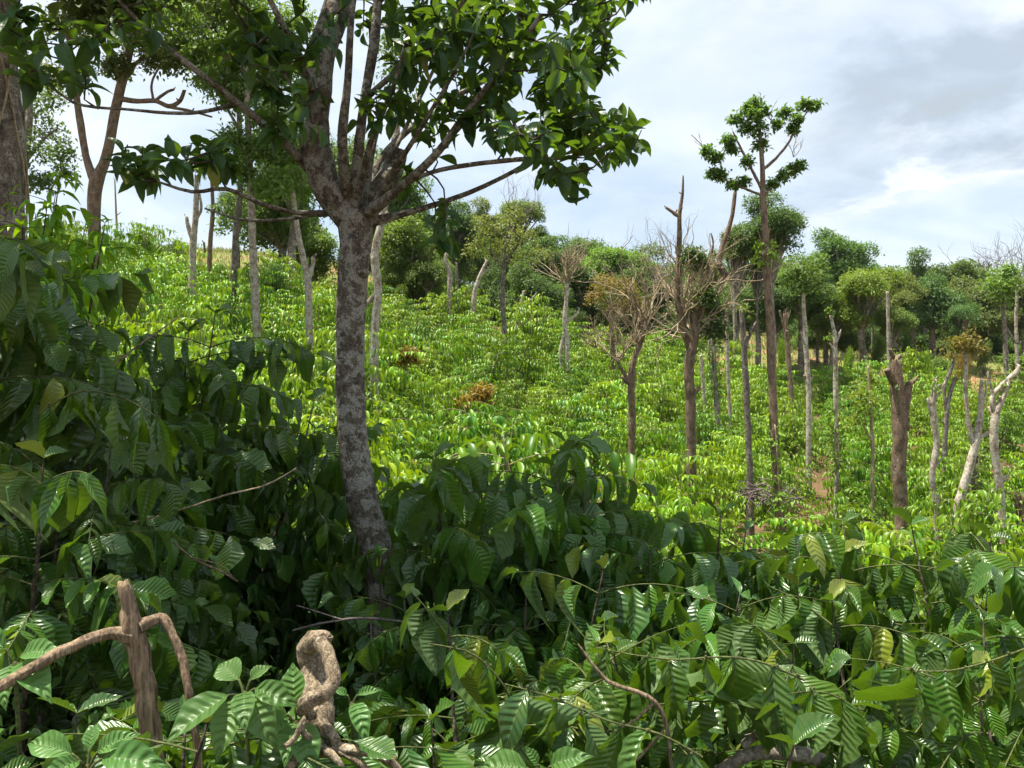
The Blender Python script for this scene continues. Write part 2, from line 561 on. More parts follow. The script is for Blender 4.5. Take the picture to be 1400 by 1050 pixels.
TPL_SMALL = [leaf_template(2, 2, 'ellip', 0.25, 0.3), leaf_template(2, 2, 'ellip', 0.5, 0.2)]
TPL_MID = [leaf_template(4, 2, 'ellip', 0.35, 0.25), leaf_template(4, 2, 'ellip', 0.75, 0.2)]
TPL_BIG = [leaf_template(12, 6, 'ellip', dr, fo, wv, nv_, be, tw_) for dr, fo, nv_, wv, be, tw_ in ((0.12, 0.3, 4, .03, .08, .5), (0.35, 0.15, 3, .02, -.1, -.6), (0.6, 0.4, 4, .035, .05, .4), (0.85, 0.1, 3, .02, -.06, -1.0), (-0.12, 0.25, 4, .04, .12, .8), (0.5, -0.05, 3, .03, -.12, 1.1), (0.3, 0.6, 5, .045, .04, -.3), (1.1, 0.3, 4, .03, .1, .9))]
TPL_OBOV = [leaf_template(7, 4, 'obov', dr, fo) for dr, fo in ((0.2, 0.35), (0.55, 0.3), (0.9, 0.5))]
TPL_WEED = [leaf_template(10, 6, 'ellip', dr, 0.25, 0.02, 7) for dr in (0.2, 0.5, 0.8)]
TPL_BLADE = leaf_template(3, 1, 'blade', 0.35, 0)


def tufts(mb, centres, normals, per, leaf, spread, tpls, aspect=0.5, mat=0, upbias=0.5):
    """small leaf tufts: a spray of leaves around each centre, facing outwards"""
    n = len(centres)
    pos = np.repeat(centres, per, 0) + rng.normal(0, spread, (n * per, 3))
    nr = np.repeat(normals, per, 0)
    ax = nrm(nr * 0.6 + rand_unit(n * per) * 1.0 - Z3 * 0.15)
    up = nrm(nr * 0.5 + Z3 * upbias + rand_unit(n * per) * 0.5)
    ln = leaf * rng.uniform(0.65, 1.3, n * per)
    rv = np.clip(np.repeat(rng.random(n), per) * 0.6 + rng.random(n * per) * 0.4, 0, 1)
    h = rng.random(n * per) < 0.5
    for k, tp in enumerate(tpls[:2]):
        s = h if k == 0 else ~h
        put_leaves(mb, tp, pos[s], ax[s], up[s], ln[s], aspect, rv[s], mat)


def clump(mb, c, r, ntuft, per, leaf, tpls=None, squash=0.8, mat=0, under=0.35, tight=0.8):
    d = rand_unit(ntuft)
    d[:, 2] = np.where(d[:, 2] < -under, -d[:, 2], d[:, 2])
    rr = r * rng.uniform(0.55, 1.05, (ntuft, 1)) if np.isscalar(r) else np.asarray(r)[None] * rng.uniform(0.55, 1.05, (ntuft, 1))
    p = np.asarray(c) + d * rr * np.array([1, 1, squash])
    tufts(mb, p, nrm(d + [0, 0, 0.3]), per, leaf, leaf * tight, tpls or TPL_SMALL, mat=mat)


# ------------------------------------------------------------------ ground sheet
def make_ground():
    a = np.linspace(-1, 1, 181)
    xs = np.sinh(a * 5.2) / np.sinh(5.2) * 2400
    ys = np.sinh(np.linspace(-0.82, 1, 220) * 5.4) / np.sinh(5.4) * 2400
    X, Y = np.meshgrid(xs, ys, indexing='ij')
    Zg = ground(X, Y)
    v = np.stack([X, Y, Zg], -1).reshape(-1, 3)
    ny = len(ys)
    i = np.arange(len(xs) - 1)[:, None] * ny
    j = np.arange(ny - 1)[None]
    q = np.stack([i + j, i + ny + j, i + ny + j + 1, i + j + 1], -1).reshape(-1, 4)
    mb = MB()
    mb.add(v, q)
    o = mb.build('ground', M['ground'])
    tag(o, 'brown earth hillside rising to a dry grassy ridge', 'ground', kind='structure')


make_ground()


# ------------------------------------------------------------------ coffee
def coffee_plant(h, nstem, blen, big, leaf=0.2, droop=(0.2, 0.9), seedoff=0, first=0.22, gap=0.12, inner=0.3):
    """stems with paired arching side branches, leaves in opposite pairs along them"""
    wood, fol = MB(), MB()
    tp = TPL_BIG if big else TPL_MID
    for s in range(nstem):
        a0 = rng.uniform(0, 6.28)
        off = np.array([math.cos(a0), math.sin(a0), 0]) * (0.09 * (nstem > 1))
        lean = np.array([math.cos(a0), math.sin(a0), 0]) * rng.uniform(0.08, 0.3) * (1 if nstem > 1 else 0.5)
        hh = h * rng.uniform(0.85, 1.05)
        top = off + lean * hh + Z3 * hh
        sp = [off - Z3 * 0.12, off * 1.2 + lean * hh * 0.3 + Z3 * hh * 0.35, off + lean * hh * 0.75 + Z3 * hh * 0.7, top]
        spt, srad = tube(wood, sp, [0.019, 0.015, 0.008, 0.0028], 6, 0.12, 0.1)
        z = first * hh
        ang = rng.uniform(0, 6.28)
        while z < hh * 0.985:
            f = z / hh
            base = spt[min(int(f * (len(spt) - 1)), len(spt) - 1)]
            bl = blen * (1.12 - 0.68 * f ** 2.2) * rng.uniform(0.75, 1.15)
            for sg in (0, math.pi):
                if rng.random() < 0.1:
                    continue
                an = ang + sg + rng.normal(0, 0.25)
                hd = np.array([math.cos(an), math.sin(an), 0])
                up0 = 0.42 * f + 0.08
                tt = np.linspace(0, 1, 7)
                sag = rng.uniform(0.35, 0.75) * (1.15 - 0.45 * f)
                bp = base + hd * (bl * tt)[:, None] + Z3 * ((up0 * bl * tt - sag * bl * tt ** 2))[:, None]
                bp = bp + np.cross(hd, Z3) * (rng.normal(0, 0.09) * bl * tt ** 2)[:, None]
                if big or rng.random() < 0.3:
                    tube(wood, bp, np.linspace(0.0045, 0.0016, 7), 4 if big else 3, raw=True, cap=False, mat=1)
                bdr = rng.uniform(*droop)
                npair = max(2, int(bl * (1 - inner) / (0.062 if big else 0.075)))
                for t in np.linspace(inner, 1.0, npair):
                    k = t * 6
                    i0 = min(int(k), 5)
                    p = bp[i0] + (bp[i0 + 1] - bp[i0]) * (k - i0)
                    bd = nrm(bp[i0 + 1] - bp[i0])
                    sd = nrm(np.cross(bd, Z3))
                    for s2 in (-1, 1):
                        if rng.random() < 0.12:
                            continue
                        dr = bdr + rng.normal(0, 0.18)
                        ax = nrm(bd * rng.uniform(0.25, 0.7) + sd * s2 * rng.uniform(0.6, 1.0) - Z3 * dr + rng.normal(0, 0.09, 3))
                        if t > 0.97:
                            ax = nrm(bd + sd * s2 * 0.4 + Z3 * rng.uniform(-0.2, 0.3))
                        upv = nrm(Z3 + bd * 0.3 * dr + rng.normal(0, 0.13, 3))
                        ln = leaf * rng.uniform(0.7, 1.2) * (0.55 if t > 0.97 else 1)
                        put_leaves(fol, tp[rng.integers(len(tp))], p, ax, upv, ln, rng.uniform(0.26, 0.34))
            ang += math.pi / 2 + rng.normal(0, 0.3)
            z += gap * rng.uniform(0.8, 1.2)
        a0_ = rng.uniform(0, 6.28)
        for k in range(2):                                  # the young leaves at the tip
            a = k * math.pi + a0_
            put_leaves(fol, tp[0], top, nrm([math.cos(a), math.sin(a), rng.uniform(0.1, 1.2)]), Z3, leaf * rng.uniform(0.4, 0.7), 0.36)
    return wood, fol


# slope bushes: one mesh each, six shapes shared
slope_meshes = []
for k in range(7):
    w_, f_ = coffee_plant(1.62, 4, 0.98, False, leaf=0.18, droop=(0.1, 1.05), first=0.1, gap=0.105, inner=0.15)
    mb = MB()
    for src, mi in ((f_, 0), (w_, 1)):
        for a in range(len(src.v)):
            mb.v.append(src.v[a]); mb.uv.append(src.uv[a]); mb.r.append(src.r[a])
            mb.q.append(src.q[a] + mb.n); mb.m.append(np.full(len(src.q[a]), mi))
        mb.n += src.n
    slope_meshes.append(mb.mesh('coffee_bush', [M['coffee_far'], M['twig']]))

bush_pts = []
y = 7.6
row = 0
while y < 47:
    sp = 1.62 + 0.019 * y
    w = 0.70 * y + 2.2
    xs = np.arange(-w, w, sp) + rng.uniform(0, sp)
    for x in xs:
        bx, by = x + rng.normal(0, 0.34), y + rng.normal(0, 0.34)
        u = 700 + F * bx / by
        lim = np.interp(u, [0, 225, 262, 360, 400, 700, 1050, 1400], [43, 43, 33.5, 33.5, 42, 45, 45, 46])
        if by > lim or rng.random() < 0.05:
            continue
        bush_pts.append((bx, by, u))
    y += sp * 0.92
    row += 1
print('slope bushes', len(bush_pts))
SLOPE_GROUP = 'coffee bushes planted over the sunlit slope'
slope_bushes = []
for (bx, by, u) in bush_pts:
    o = bpy.data.objects.new('coffee_bush', slope_meshes[rng.integers(len(slope_meshes))])
    C.objects.link(o)
    o.location = (bx, by, float(ground(bx, by)) - 0.05)
    s = rng.choice([0.62, 0.85, 1.0, 1.1, 1.25], p=[0.12, 0.25, 0.3, 0.2, 0.13]) * rng.uniform(0.92, 1.08) * (1 + 0.007 * by)
    o.scale = (s * rng.uniform(0.95, 1.12), s * rng.uniform(0.95, 1.12), s * rng.uniform(0.85, 1.2))
    o.rotation_euler = (rng.normal(0, 0.06), rng.normal(0, 0.06), rng.uniform(0, 6.28))
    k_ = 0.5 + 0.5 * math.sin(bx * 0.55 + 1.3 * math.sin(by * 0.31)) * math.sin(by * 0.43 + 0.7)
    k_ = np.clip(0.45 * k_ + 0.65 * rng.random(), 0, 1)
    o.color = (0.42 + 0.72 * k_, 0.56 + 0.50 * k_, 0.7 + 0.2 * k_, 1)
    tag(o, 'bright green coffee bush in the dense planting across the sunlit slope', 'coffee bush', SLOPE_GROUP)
    slope_bushes.append(o)

# near plants: stem and foliage parts, big veined leaves
near_kinds = []
for k, (h, ns, bl) in enumerate(((1.9, 2, 0.95), (1.7, 3, 0.85), (2.1, 2, 1.05), (1.5, 2, 0.9))):
    w_, f_ = coffee_plant(h, ns, bl, True, leaf=0.225, droop=(0.3, 1.9), first=0.2, gap=0.13, inner=0.2)
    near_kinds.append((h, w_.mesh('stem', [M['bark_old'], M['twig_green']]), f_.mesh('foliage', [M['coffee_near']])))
NEAR = [  # u of the stem, v of the top, depth, kind, label
    (-70, 325, 3.6, 2, 'tall dark coffee plant filling the left edge below the thick trunk'),
    (60, 400, 4.2, 0, 'dark coffee plant with drooping ribbed leaves at upper left of the thicket'),
    (190, 440, 4.7, 2, 'shaded coffee plant whose top stands against the bright left slope'),
    (90, 600, 3.4, 1, 'shaded coffee plant with hanging veined leaves above the cut post'),
    (300, 545, 5.0, 1, 'shaded coffee plant in the middle of the left thicket'),
    (385, 590, 5.6, 0, 'dark coffee plant close to the left of the lichened main trunk'),
    (20, 620, 2.9, 3, 'low coffee plant at the left border above the forked dead branch'),
    (440, 690, 5.4, 3, 'coffee plant behind the foot of the lichened main trunk'),
    (590, 660, 5.2, 1, 'dark coffee plant just right of the lichened main trunk'),
    (655, 612, 4.7, 0, 'tall dark coffee plant peaking in the middle of the thicket'),
    (745, 660, 4.9, 3, 'dark coffee plant between the two tall middle plants'),
    (850, 640, 4.5, 2, 'tall dark coffee plant below the slanting bare branches'),
    (935, 690, 4.9, 1, 'dark coffee plant at the right end of the shaded thicket'),
    (700, 760, 3.7, 3, 'coffee plant in half shade at the front of the middle thicket'),
    (605, 800, 4.0, 1, 'coffee plant with a yellow young shoot beside the trunk foot'),
    (880, 790, 3.4, 0, 'glossy coffee plant in front of the dark middle plants'),
    (1010, 800, 3.8, 1, 'half sunlit coffee plant left of the sunny right corner'),
    (1110, 800, 3.3, 3, 'coffee plant with curling leaves at lower right centre'),
    (1200, 760, 4.0, 2, 'sunlit coffee plant below the knobbly pollarded trunk'),
    (1300, 745, 3.6, 0, 'bright sunlit coffee plant below the white twisted trunks'),
    (1420, 740, 3.4, 1, 'sunlit coffee plant at the right border of the view'),
    (1260, 880, 2.7, 3, 'coffee plant with long hanging leaves at lower right'),
    (1400, 900, 2.5, 1, 'coffee plant filling the lower right corner'),
    (660, 900, 2.3, 3, 'low coffee plant with glossy ribbed leaves at bottom centre'),
    (850, 930, 2.1, 1, 'low coffee plant with berry twigs at bottom centre right'),
    (1050, 930, 2.2, 0, 'low coffee plant over fallen branches at bottom right'),
    (50, 960, 1.75, 3, 'low coffee plant with upturned leaves at the bottom left corner'),
    (190, 1010, 1.6, 1, 'low coffee plant in front of the cut post'),
]
near_roots = []
for i, (u, vt, d, k, lab) in enumerate(NEAR):
    h, ms, mf = near_kinds[k]
    top = P(u, vt, d)
    gz = float(ground(top[0], top[1])) - 0.03
    s = (top[2] - gz) / h
    r = thing('coffee_plant', (top[0], top[1], gz), lab, 'coffee plant', 'big leaved coffee plants of the near thicket')
    sx = float(np.clip(s, 0.85, 1.2))
    r.scale = (sx, sx, s)
    r.rotation_euler = (0, 0, rng.uniform(0, 6.28))
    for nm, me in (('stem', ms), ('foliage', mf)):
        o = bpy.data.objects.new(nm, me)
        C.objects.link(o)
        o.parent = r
    near_roots.append(r)


for u, vt, d, lab in ((5, 268, 5.0, 'sunlit yellow green coffee bush in front of the thick viny trunk'), (-45, 235, 5.3, 'sunlit coffee bush cut by the left border below the viny trunk')):
    top = P(u, vt, d)
    gz = float(ground(top[0], top[1])) - 0.05
    org = np.array([top[0], top[1], gz])
    w_, f_ = coffee_plant(top[2] - gz, 10, 0.46, False, leaf=0.16, droop=(-0.1, 1.0), first=0.4, gap=0.07, inner=0.1)
    root = thing('coffee_plant', org, lab, 'coffee plant')
    w_.build('stem', [M['bark_old'], M['twig_green']], root)
    o = f_.build('foliage', M['coffee_far'], root)  # brightened slope leaf reused so these near bushes look sunlit
    o.color = (1.0, 1.05, 0.8, 1)


# ------------------------------------------------------------------ trees
def limb_px(limb, d, wk=1.0):
    """limb given as (u, v, width px[, depth offset])"""
    pts, rad = [], []
    for e in limb:
        dd = d + (e[3] if len(e) > 3 else 0)
        pts.append(P(e[0], e[1], dd))
        rad.append(e[2] * 0.5 / F * dd * wk)
    return np.array(pts), np.array(rad)


def wander(mb, p, dirv, length, r, depth, spread=0.5, nseg=5, up=0.25, sides=4, mat=0, tips=None, kids=(2, 3)):
    """a bare branch that bends and divides"""
    pts = [np.array(p, float)]
    dv = nrm(dirv)
    for i in range(nseg):
        dv = nrm(dv + rng.normal(0, 0.27, 3) + Z3 * up * 0.25)
        pts.append(pts[-1] + dv * length / nseg)
    tube(mb, pts, np.linspace(r, r * (0.45 if depth else 0.25), nseg + 1), sides if r > 0.012 else 3, raw=True, mat=mat, cap=False)
    if tips is not None:
        tips.append((pts[-1], dv))
    if depth > 0:
        for k in range(rng.integers(kids[0], kids[1] + 1)):
            i = rng.integers(max(1, nseg // 2), nseg + 1)
            nd_ = nrm(dv + rand_unit(1)[0] * spread + Z3 * up * 0.5)
            wander(mb, pts[i], nd_, length * rng.uniform(0.5, 0.8), r * 0.5, depth - 1, spread, nseg, up, sides, mat, tips, kids)


def tree(name, label, d, limbs, bark, clumps=(), leaf=0.13, tint=(1, 1, 1), brooms=(), cat='tree', group=None, knob=0.06,
         twig='twig', ntuft=None, per=5, base_ext=True, sides=9, stubs=1, fmat='crown', squash=0.85, rs=1.0, wk=0.78, tight=0.8):
    pts0, rad0 = limb_px(limbs[0], d)
    bx, by = pts0[0][0], pts0[0][1]
    gz = float(ground(bx, by))
    org = np.array([bx, by, gz])
    root = thing(name, org, label, cat, group)
    mb = MB()
    first = True
    for lb in limbs:
        p, r = limb_px(lb, d, wk)
        if first:
            p = np.concatenate([[org - Z3 * 0.15 + (p[0] - org) * np.array([.0, .0, 0])], [org + Z3 * 0.25 * max(p[0][2] - gz, 0.3)], p])
            r = np.concatenate([[r[0] * 1.35, r[0] * 1.08], r])
            first = False
        ln = np.linalg.norm(np.diff(p, axis=0), axis=1).sum()
        tube(mb, p, r, sides, step=max(ln / 50, r.max() * 0.6), knob=knob, wob=0.1, ridge=0.03, jag=1.2 if r[-1] > 0.035 else 0)
        for _ in range(stubs):
            i = rng.integers(len(p) // 2, len(p))
            q = p[i]
            dv = nrm([rng.normal(), rng.normal() * 0.6, 0.8])
            rr = r[min(i, len(r) - 1)] * rng.uniform(0.35, 0.6)
            tube(mb, [q, q + dv * rr * 3, q + dv * rr * 5 + Z3 * rr], [rr * 1.2, rr, rr * 0.8], 7, knob=0.12)
    mb.build('trunk', M[bark], root, org)
    if brooms:
        mb = MB()
        for (u, v, n, lpx, wpx, spread, dep) in brooms:
            p = P(u, v, d)
            for k in range(n):
                dv = nrm(np.array([rng.normal(0, spread), rng.normal(0, spread), 1.0]))
                wander(mb, p, dv, lpx / F * d * rng.uniform(0.6, 1.1), wpx * 0.5 / F * d, dep, 0.45)
        mb.build('bare_crown' if clumps else 'crown', M[twig], root, org)
    if clumps:
        mb = MB()
        for cl in clumps:
            u, v, rp = cl[:3]
            rp = rp * rs
            dd = d + (cl[3] if len(cl) > 3 else rng.normal(0, rp / F * d * 0.7))
            r = rp / F * dd
            nt_ = ntuft or int(np.clip(60 * (r / 0.8) ** 2 * (0.13 / leaf) ** 2, 14, 900))
            clump(mb, P(u, v, dd), r, nt_, per, leaf, squash=squash, tight=tight)
        o = mb.build('crown', M[fmat], root, org)
        o.color = (*tint, 1)
    return root


# --- the lichened main tree
def main_tree():
    D = 4.7
    base = P(532, 900, D)
    gz = float(ground(base[0], base[1]))
    org = np.array([base[0] + 0.03, base[1], gz])
    root = thing('broadleaf_tree', org, 'leaning broadleaf tree with white lichen on its trunk and large glossy leaves', 'tree')
    mb = MB()
    tr = [(524, 800, 46), (512, 740, 45), (494, 680, 42), (480, 580, 40), (478, 480, 39), (481, 390, 41), (486, 330, 44), (484, 292, 52)]
    p, r = limb_px(tr, D)
    p = np.concatenate([[org - Z3 * 0.2, org + Z3 * 0.15], p])
    r = np.concatenate([[0.16, 0.125], r])
    tube(mb, p, r, 18, 0.05, 0.035, wob=0.05)
    limbs = [
        [(482, 305, 40), (450, 266, 41, -.05), (431, 215, 40, -.1), (431, 150, 39, -.1), (441, 80, 38, -.1), (462, 10, 37, -.05), (490, -120, 34), (510, -330, 22), (520, -520, 8)],
        [(490, 305, 30), (512, 272, 31, .1), (537, 235, 29, .25), (545, 205, 25, .3)],
        [(484, 292, 24), (488, 230, 15, -.15), (497, 150, 13, -.2), (512, 60, 14, -.2), (520, -40, 12, -.2), (540, -200, 7, -.3)],
        [(478, 285, 22), (468, 200, 14, -.3), (475, 110, 11, -.4), (480, 20, 9, -.5), (500, -100, 5, -.5)],
        [(495, 295, 20), (545, 258, 12, -.3), (600, 205, 11, -.5), (640, 150, 9, -.5), (690, 90, 9, -.5), (740, 20, 6, -.5)],
        [(497, 305, 18), (560, 290, 9, .2), (630, 268, 7, .3), (700, 235, 6, .3), (750, 200, 6, .2), (800, 150, 4, .1)],
        [(497, 295, 16), (520, 220, 10, .5), (580, 160, 9, .8), (660, 110, 8, 1.0), (760, 60, 5, 1.1)],
        [(500, 290, 13), (580, 240, 6, -.1), (690, 220, 7, -.2), (780, 215, 5, -.2), (840, 195, 3, -.2)],
        [(428, 235, 20), (392, 198, 13, -.2), (330, 145, 10, -.4), (260, 90, 8, -.6), (200, 40, 6, -.7), (140, -25, 4, -.8)],
        [(446, 292, 11), (400, 290, 6, -.2), (355, 278, 7, -.3), (310, 258, 6, -.4), (262, 262, 5, -.5), (215, 248, 3, -.5)],
        [(325, 142, 7, -.4), (260, 155, 5, -.6), (180, 150, 4, -.7), (100, 140, 4, -.9), (50, 95, 3, -1.0)],
        [(505, 130, 9, -.2), (560, 80, 7, -.5), (620, 20, 6, -.7), (680, -60, 4, -.8)],
        [(432, 140, 14, -.1), (400, 60, 9, -.6), (360, -20, 7, -.8), (330, -120, 5, -.9)],
        [(470, 0, 20), (560, -120, 12, .5), (660, -220, 8, .9), (760, -280, 5, 1.0)],
        [(480, -60, 16), (400, -200, 10, .6), (300, -300, 7, .9)],
        [(500, -150, 16), (560, -330, 10, -.7), (640, -480, 6, -1.0)],
    ]
    limbs += [
        [(500, 285, 10), (515, 180, 8, .2), (560, 60, 5, .3), (590, -40, 3, .3)], [(505, 290, 10), (560, 200, 7, -.4), (620, 100, 5, -.6), (660, 20, 3, -.6)],
        [(488, 285, 9), (505, 200, 8, -.4), (540, 110, 5, -.6), (560, 30, 3, -.7)], [(505, 300, 7), (590, 215, 5, .3), (660, 140, 3, .4), (700, 75, 2, .5)],
        [(500, 292, 9), (545, 195, 6, .4), (610, 60, 4, .6)], [(470, 270, 8), (420, 160, 6, .3), (380, 80, 4, .4)],
        [(440, 290, 7), (390, 300, 5, .3), (330, 300, 4, .4), (280, 285, 2.5, .5)]]
    nodes = []
    for lb in limbs:
        p, r = limb_px(lb, D)
        pp, rr = tube(mb, p, r, 12 if lb[0][2] > 24 else 7, 0.05, 0.05, wob=0.12)
        nodes.extend(pp[len(pp) // 4:])
    # knots on the trunk
    for (u, v, w) in ((494, 372, 11), (480, 462, 12), (486, 520, 9)):
        c = P(u, v, D - 0.075)
        tube(mb, [c + np.array([0, 0.05, 0]), c + np.array([0, 0, 0]), c - np.array([0, 0.02, 0.004])], [w / F * D * 0.8, w / F * D * 0.62, w / F * D * 0.3], 9, knob=0.12)
    # leaf sprays
    ell = [(720, 40, 115, 60, 46), (780, 105, 62, 58, 28), (640, 60, 90, 70, 34), (700, 150, 80, 40, 16), (835, 185, 40, 35, 13),
           (765, 222, 28, 30, 6), (790, 160, 45, 28, 9), (600, 140, 60, 35, 5), (560, 60, 60, 80, 18), (520, 130, 30, 50, 4),
           (600, 318, 30, 18, 3), (195, 215, 32, 26, 8), (305, 205, 40, 20, 8), (70, 75, 65, 50, 7), (30, 20, 50, 40, 5),
           (380, 60, 60, 60, 14), (400, 150, 40, 40, 8), (330, 30, 60, 30, 6), (470, 40, 40, 50, 5), (160, 40, 60, 30, 5),
           (773, 262, 5, 5, 1), (590, 30, 80, 40, 10), (800, 20, 40, 40, 8), (560, 230, 30, 30, 1), (560, 165, 45, 30, 2), (860, 170, 18, 30, 3),
           (650, -110, 210, 95, 50), (400, -110, 200, 90, 34), (840, -60, 50, 50, 6), (440, -330, 300, 130, 44), (560, -190, 260, 60, 34), (250, -80, 100, 60, 10)]
    cs = []
    for (u, v, ru, rv, n) in ell:
        for _ in range(n):
            a, q = rng.uniform(0, 6.28), math.sqrt(rng.random())
            uu, vv = u + ru * q * math.cos(a), v + rv * q * math.sin(a)
            dz = rng.normal(0, 0.55) if uu > 450 else rng.normal(-0.6, 0.3)
            dd = D + float(np.clip(dz, -1.2, 1.4))
            # keep the seen outline while moving in depth about the crown's middle
            cs.append(P(uu, vv, dd))
    cs = np.array(cs)
    fork = P(485, 290, D)
    cs = cs[np.argsort(np.linalg.norm(cs - fork, axis=1))]
    nodes = [np.array(n) for n in nodes]
    lf = MB()
    for c in cs:
        A = np.array(nodes)
        dist = np.linalg.norm(A - c, axis=1)
        back = np.linalg.norm(A - fork, axis=1)
        cost = dist + 0.12 * back + 10 * (dist < 0.08) + 0.6 * np.maximum(0, back - np.linalg.norm(c - fork))
        n0 = A[int(np.argmin(cost))]
        L = np.linalg.norm(c - n0)
        out = nrm(c - n0 + 0.6 * nrm(n0 - fork) * L)
        mid = n0 + out * L * 0.5 + np.array([0, 0, rng.normal(0, 0.04) * L - 0.04])
        pts, rad = smooth_path([n0, mid, c], [0.0065, 0.0045, 0.003], 0.07)
        tube(mb, pts, rad, 5, raw=True, cap=False, mat=1)
        nodes.extend(pts[1:])
        ax0 = nrm(pts[-1] - pts[-2])
        k = rng.integers(6, 11)
        for j in range(k):
            t = rng.random()
            pp = c - ax0 * 0.16 * t + rng.normal(0, 0.008, 3)
            a = j * 2.4 + rng.uniform(-0.4, 0.4)
            e1 = nrm(np.cross(ax0, [0.2, 0.3, 0.9]))
            e2 = np.cross(ax0, e1)
            rad_ = e1 * math.cos(a) + e2 * math.sin(a)
            ax = nrm(ax0 * rng.uniform(0.2, 0.9) + rad_ + np.array([0, 0, rng.uniform(-0.6, 0.55)]))
            upv = nrm(Z3 * 0.8 + ax0 * 0.6 + rng.normal(0, 0.25, 3))
            put_leaves(lf, TPL_OBOV[rng.integers(3)], pp, ax, upv, rng.uniform(0.08, 0.145), rng.uniform(0.44, 0.58))
    mb.build('trunk', [M['bark_main'], M['twig_dark']], root, org)
    lf.build('crown', M['main_leaf'], root, org)


main_tree()

# --- left side: big viny trunk, forked tree, foliage at the top left
tree('shade_tree', 'thick old trunk wrapped in dry climbing vines at the left edge', 9.0,
     [[(2, 330, 74), (-1, 200, 70), (-4, 80, 66), (0, -60, 56), (20, -300, 30), (10, -480, 12)],
      [(6, 0, 30), (-70, -150, 20), (-180, -260, 10)], [(8, -100, 26), (110, -230, 16, -1.5), (200, -330, 8, -2.5)]],
     'bark_grey', clumps=[(60, -120, 110), (-60, -200, 120), (160, -180, 110, -2), (-200, -150, 130, -2), (40, -330, 140), (-150, -380, 150),
                         (230, -300, 110, -2.5), (-350, -250, 140, -3), (-260, -420, 150, -3), (-60, -480, 140, -3), (130, -450, 120, -3),
                         (-480, -330, 150, -4), (-500, -150, 130, -4), (-330, -60, 110, -3.5), (150, 20, 55, -.5), (230, -40, 70, -1)],
     leaf=0.13, tint=(0.62, 0.66, 0.6), sides=14, knob=0.1, per=4, ntuft=330)

sroot = thing('shade_tree', (-4.9, 3.9, float(ground(-4.9, 3.9))), 'unseen shade tree added just beyond the left border whose crown darkens the left thicket', 'tree')  # out-of-frame tree added to cast shade on the left thicket
so = np.array(sroot.location)
mb, mc = MB(), MB()
tube(mb, [so - Z3 * 0.2, so + [0.05, 0, 2.5], so + [0.2, 0.2, 4.6], so + [0.5, 0.3, 7.2]], [0.22, 0.17, 0.14, 0.05], 12, 0.2, 0.06)
for k in range(22):
    a = k * 2.4
    q = math.sqrt((k + 0.5) / 22)
    c = so + np.array([0.9 + 2.3 * q * math.cos(a), 0.5 + 2.2 * q * math.sin(a), 6.4 + 0.9 * (1 - q) + rng.normal(0, 0.25)])
    tube(mb, [so + [0.15, 0.15, 4.2 + 0.04 * k], (so + [0.3, 0.2, 5.2] + c) / 2, c], [0.05, 0.035, 0.01], 6)
    clump(mc, c, 0.6, 60, 5, 0.15)
mb.build('trunk', M['bark_old'], sroot, so)
o = mc.build('crown', M['crown'], sroot, so)
o.color = (0.7, 0.8, 0.6, 1)

vine = MB()
for k in range(11):
    ph, zz = rng.uniform(0, 6.28), []
    turn = rng.uniform(-0.9, 0.9)
    rr = 0.25
    for t in np.linspace(0, 1, 16):
        v_ = 330 - 330 * t
        cpt = P(2 - 5 * t, v_, 9.0)
        a = ph + turn * t * 2.2 + 0.25 * math.sin(5 * t + ph)
        rr = (73 - 7 * t) * 0.43 / F * 9 * 1.05 + 0.02 * math.sin(9 * t + ph)
        zz.append(cpt + np.array([math.cos(a) * rr, math.sin(a) * rr, 0]))
    tube(vine, zz, np.full(16, rng.uniform(0.008, 0.02)), 5, step=0.1, wob=0.5)
o0 = P(10, 330, 9.0)
o = vine.build('climbing_vine', M['twig'], None, o0)
tag(o, 'dry pale vine stems climbing the thick trunk at the left edge', 'vine')

tree('forked_tree', 'brown forked tree on the left ridge with a wavy branch', 22,
     [[(130, 345, 22), (130, 290, 21), (133, 250, 24), (142, 225, 18), (152, 185, 17), (165, 120, 16), (180, 60, 14), (205, -20, 11), (220, -110, 6)],
      [(132, 252, 18), (118, 215, 12), (109, 160, 12), (103, 120, 10), (95, 60, 8), (80, -20, 5)],
      [(163, 135, 10), (185, 138, 9), (212, 138, 8), (232, 146, 8), (246, 138, 7), (252, 124, 6)],
      [(212, 138, 6), (228, 126, 5), (238, 122, 4)], [(180, 60, 9), (230, 30, 6), (300, 5, 4)], [(170, 100, 8), (210, 70, 5), (260, 60, 3)],
      [(232, 146, 6), (262, 152, 5), (290, 160, 3)], [(210, 138, 5), (208, 112, 4), (225, 80, 3)]],
     'bark_brown', clumps=[(150, 20, 42), (200, 10, 40), (240, 35, 34), (185, 60, 26), (270, 15, 38), (215, 85, 20), (120, 10, 35), (250, 85, 22), (300, 60, 22),
                           (160, 95, 16), (90, 40, 30), (60, 110, 22), (100, 110, 14), (180, -50, 60), (280, -60, 60), (80, -60, 50), (310, 20, 30), (290, 100, 14), (330, 90, 22)],
     leaf=0.15, tint=(0.85, 0.8, 0.72), per=5, ntuft=150, knob=0.05)
tree('leafy_tree', 'dark leafy tree hanging low behind the thick viny trunk', 26,
     [[(20, 380, 16), (30, 250, 14), (40, 150, 10), (30, 40, 6)], [(35, 220, 8), (60, 190, 5), (80, 175, 3)]],
     'bark_grey', clumps=[(50, 170, 28), (70, 195, 26), (45, 215, 25), (85, 215, 16), (35, 250, 22), (60, 255, 16), (30, 140, 30), (20, 190, 30), (90, 240, 10), (70, 140, 18), (-20, 160, 40), (10, 90, 40)],
     leaf=0.16, tint=(0.72, 0.85, 0.8), per=4, ntuft=70)
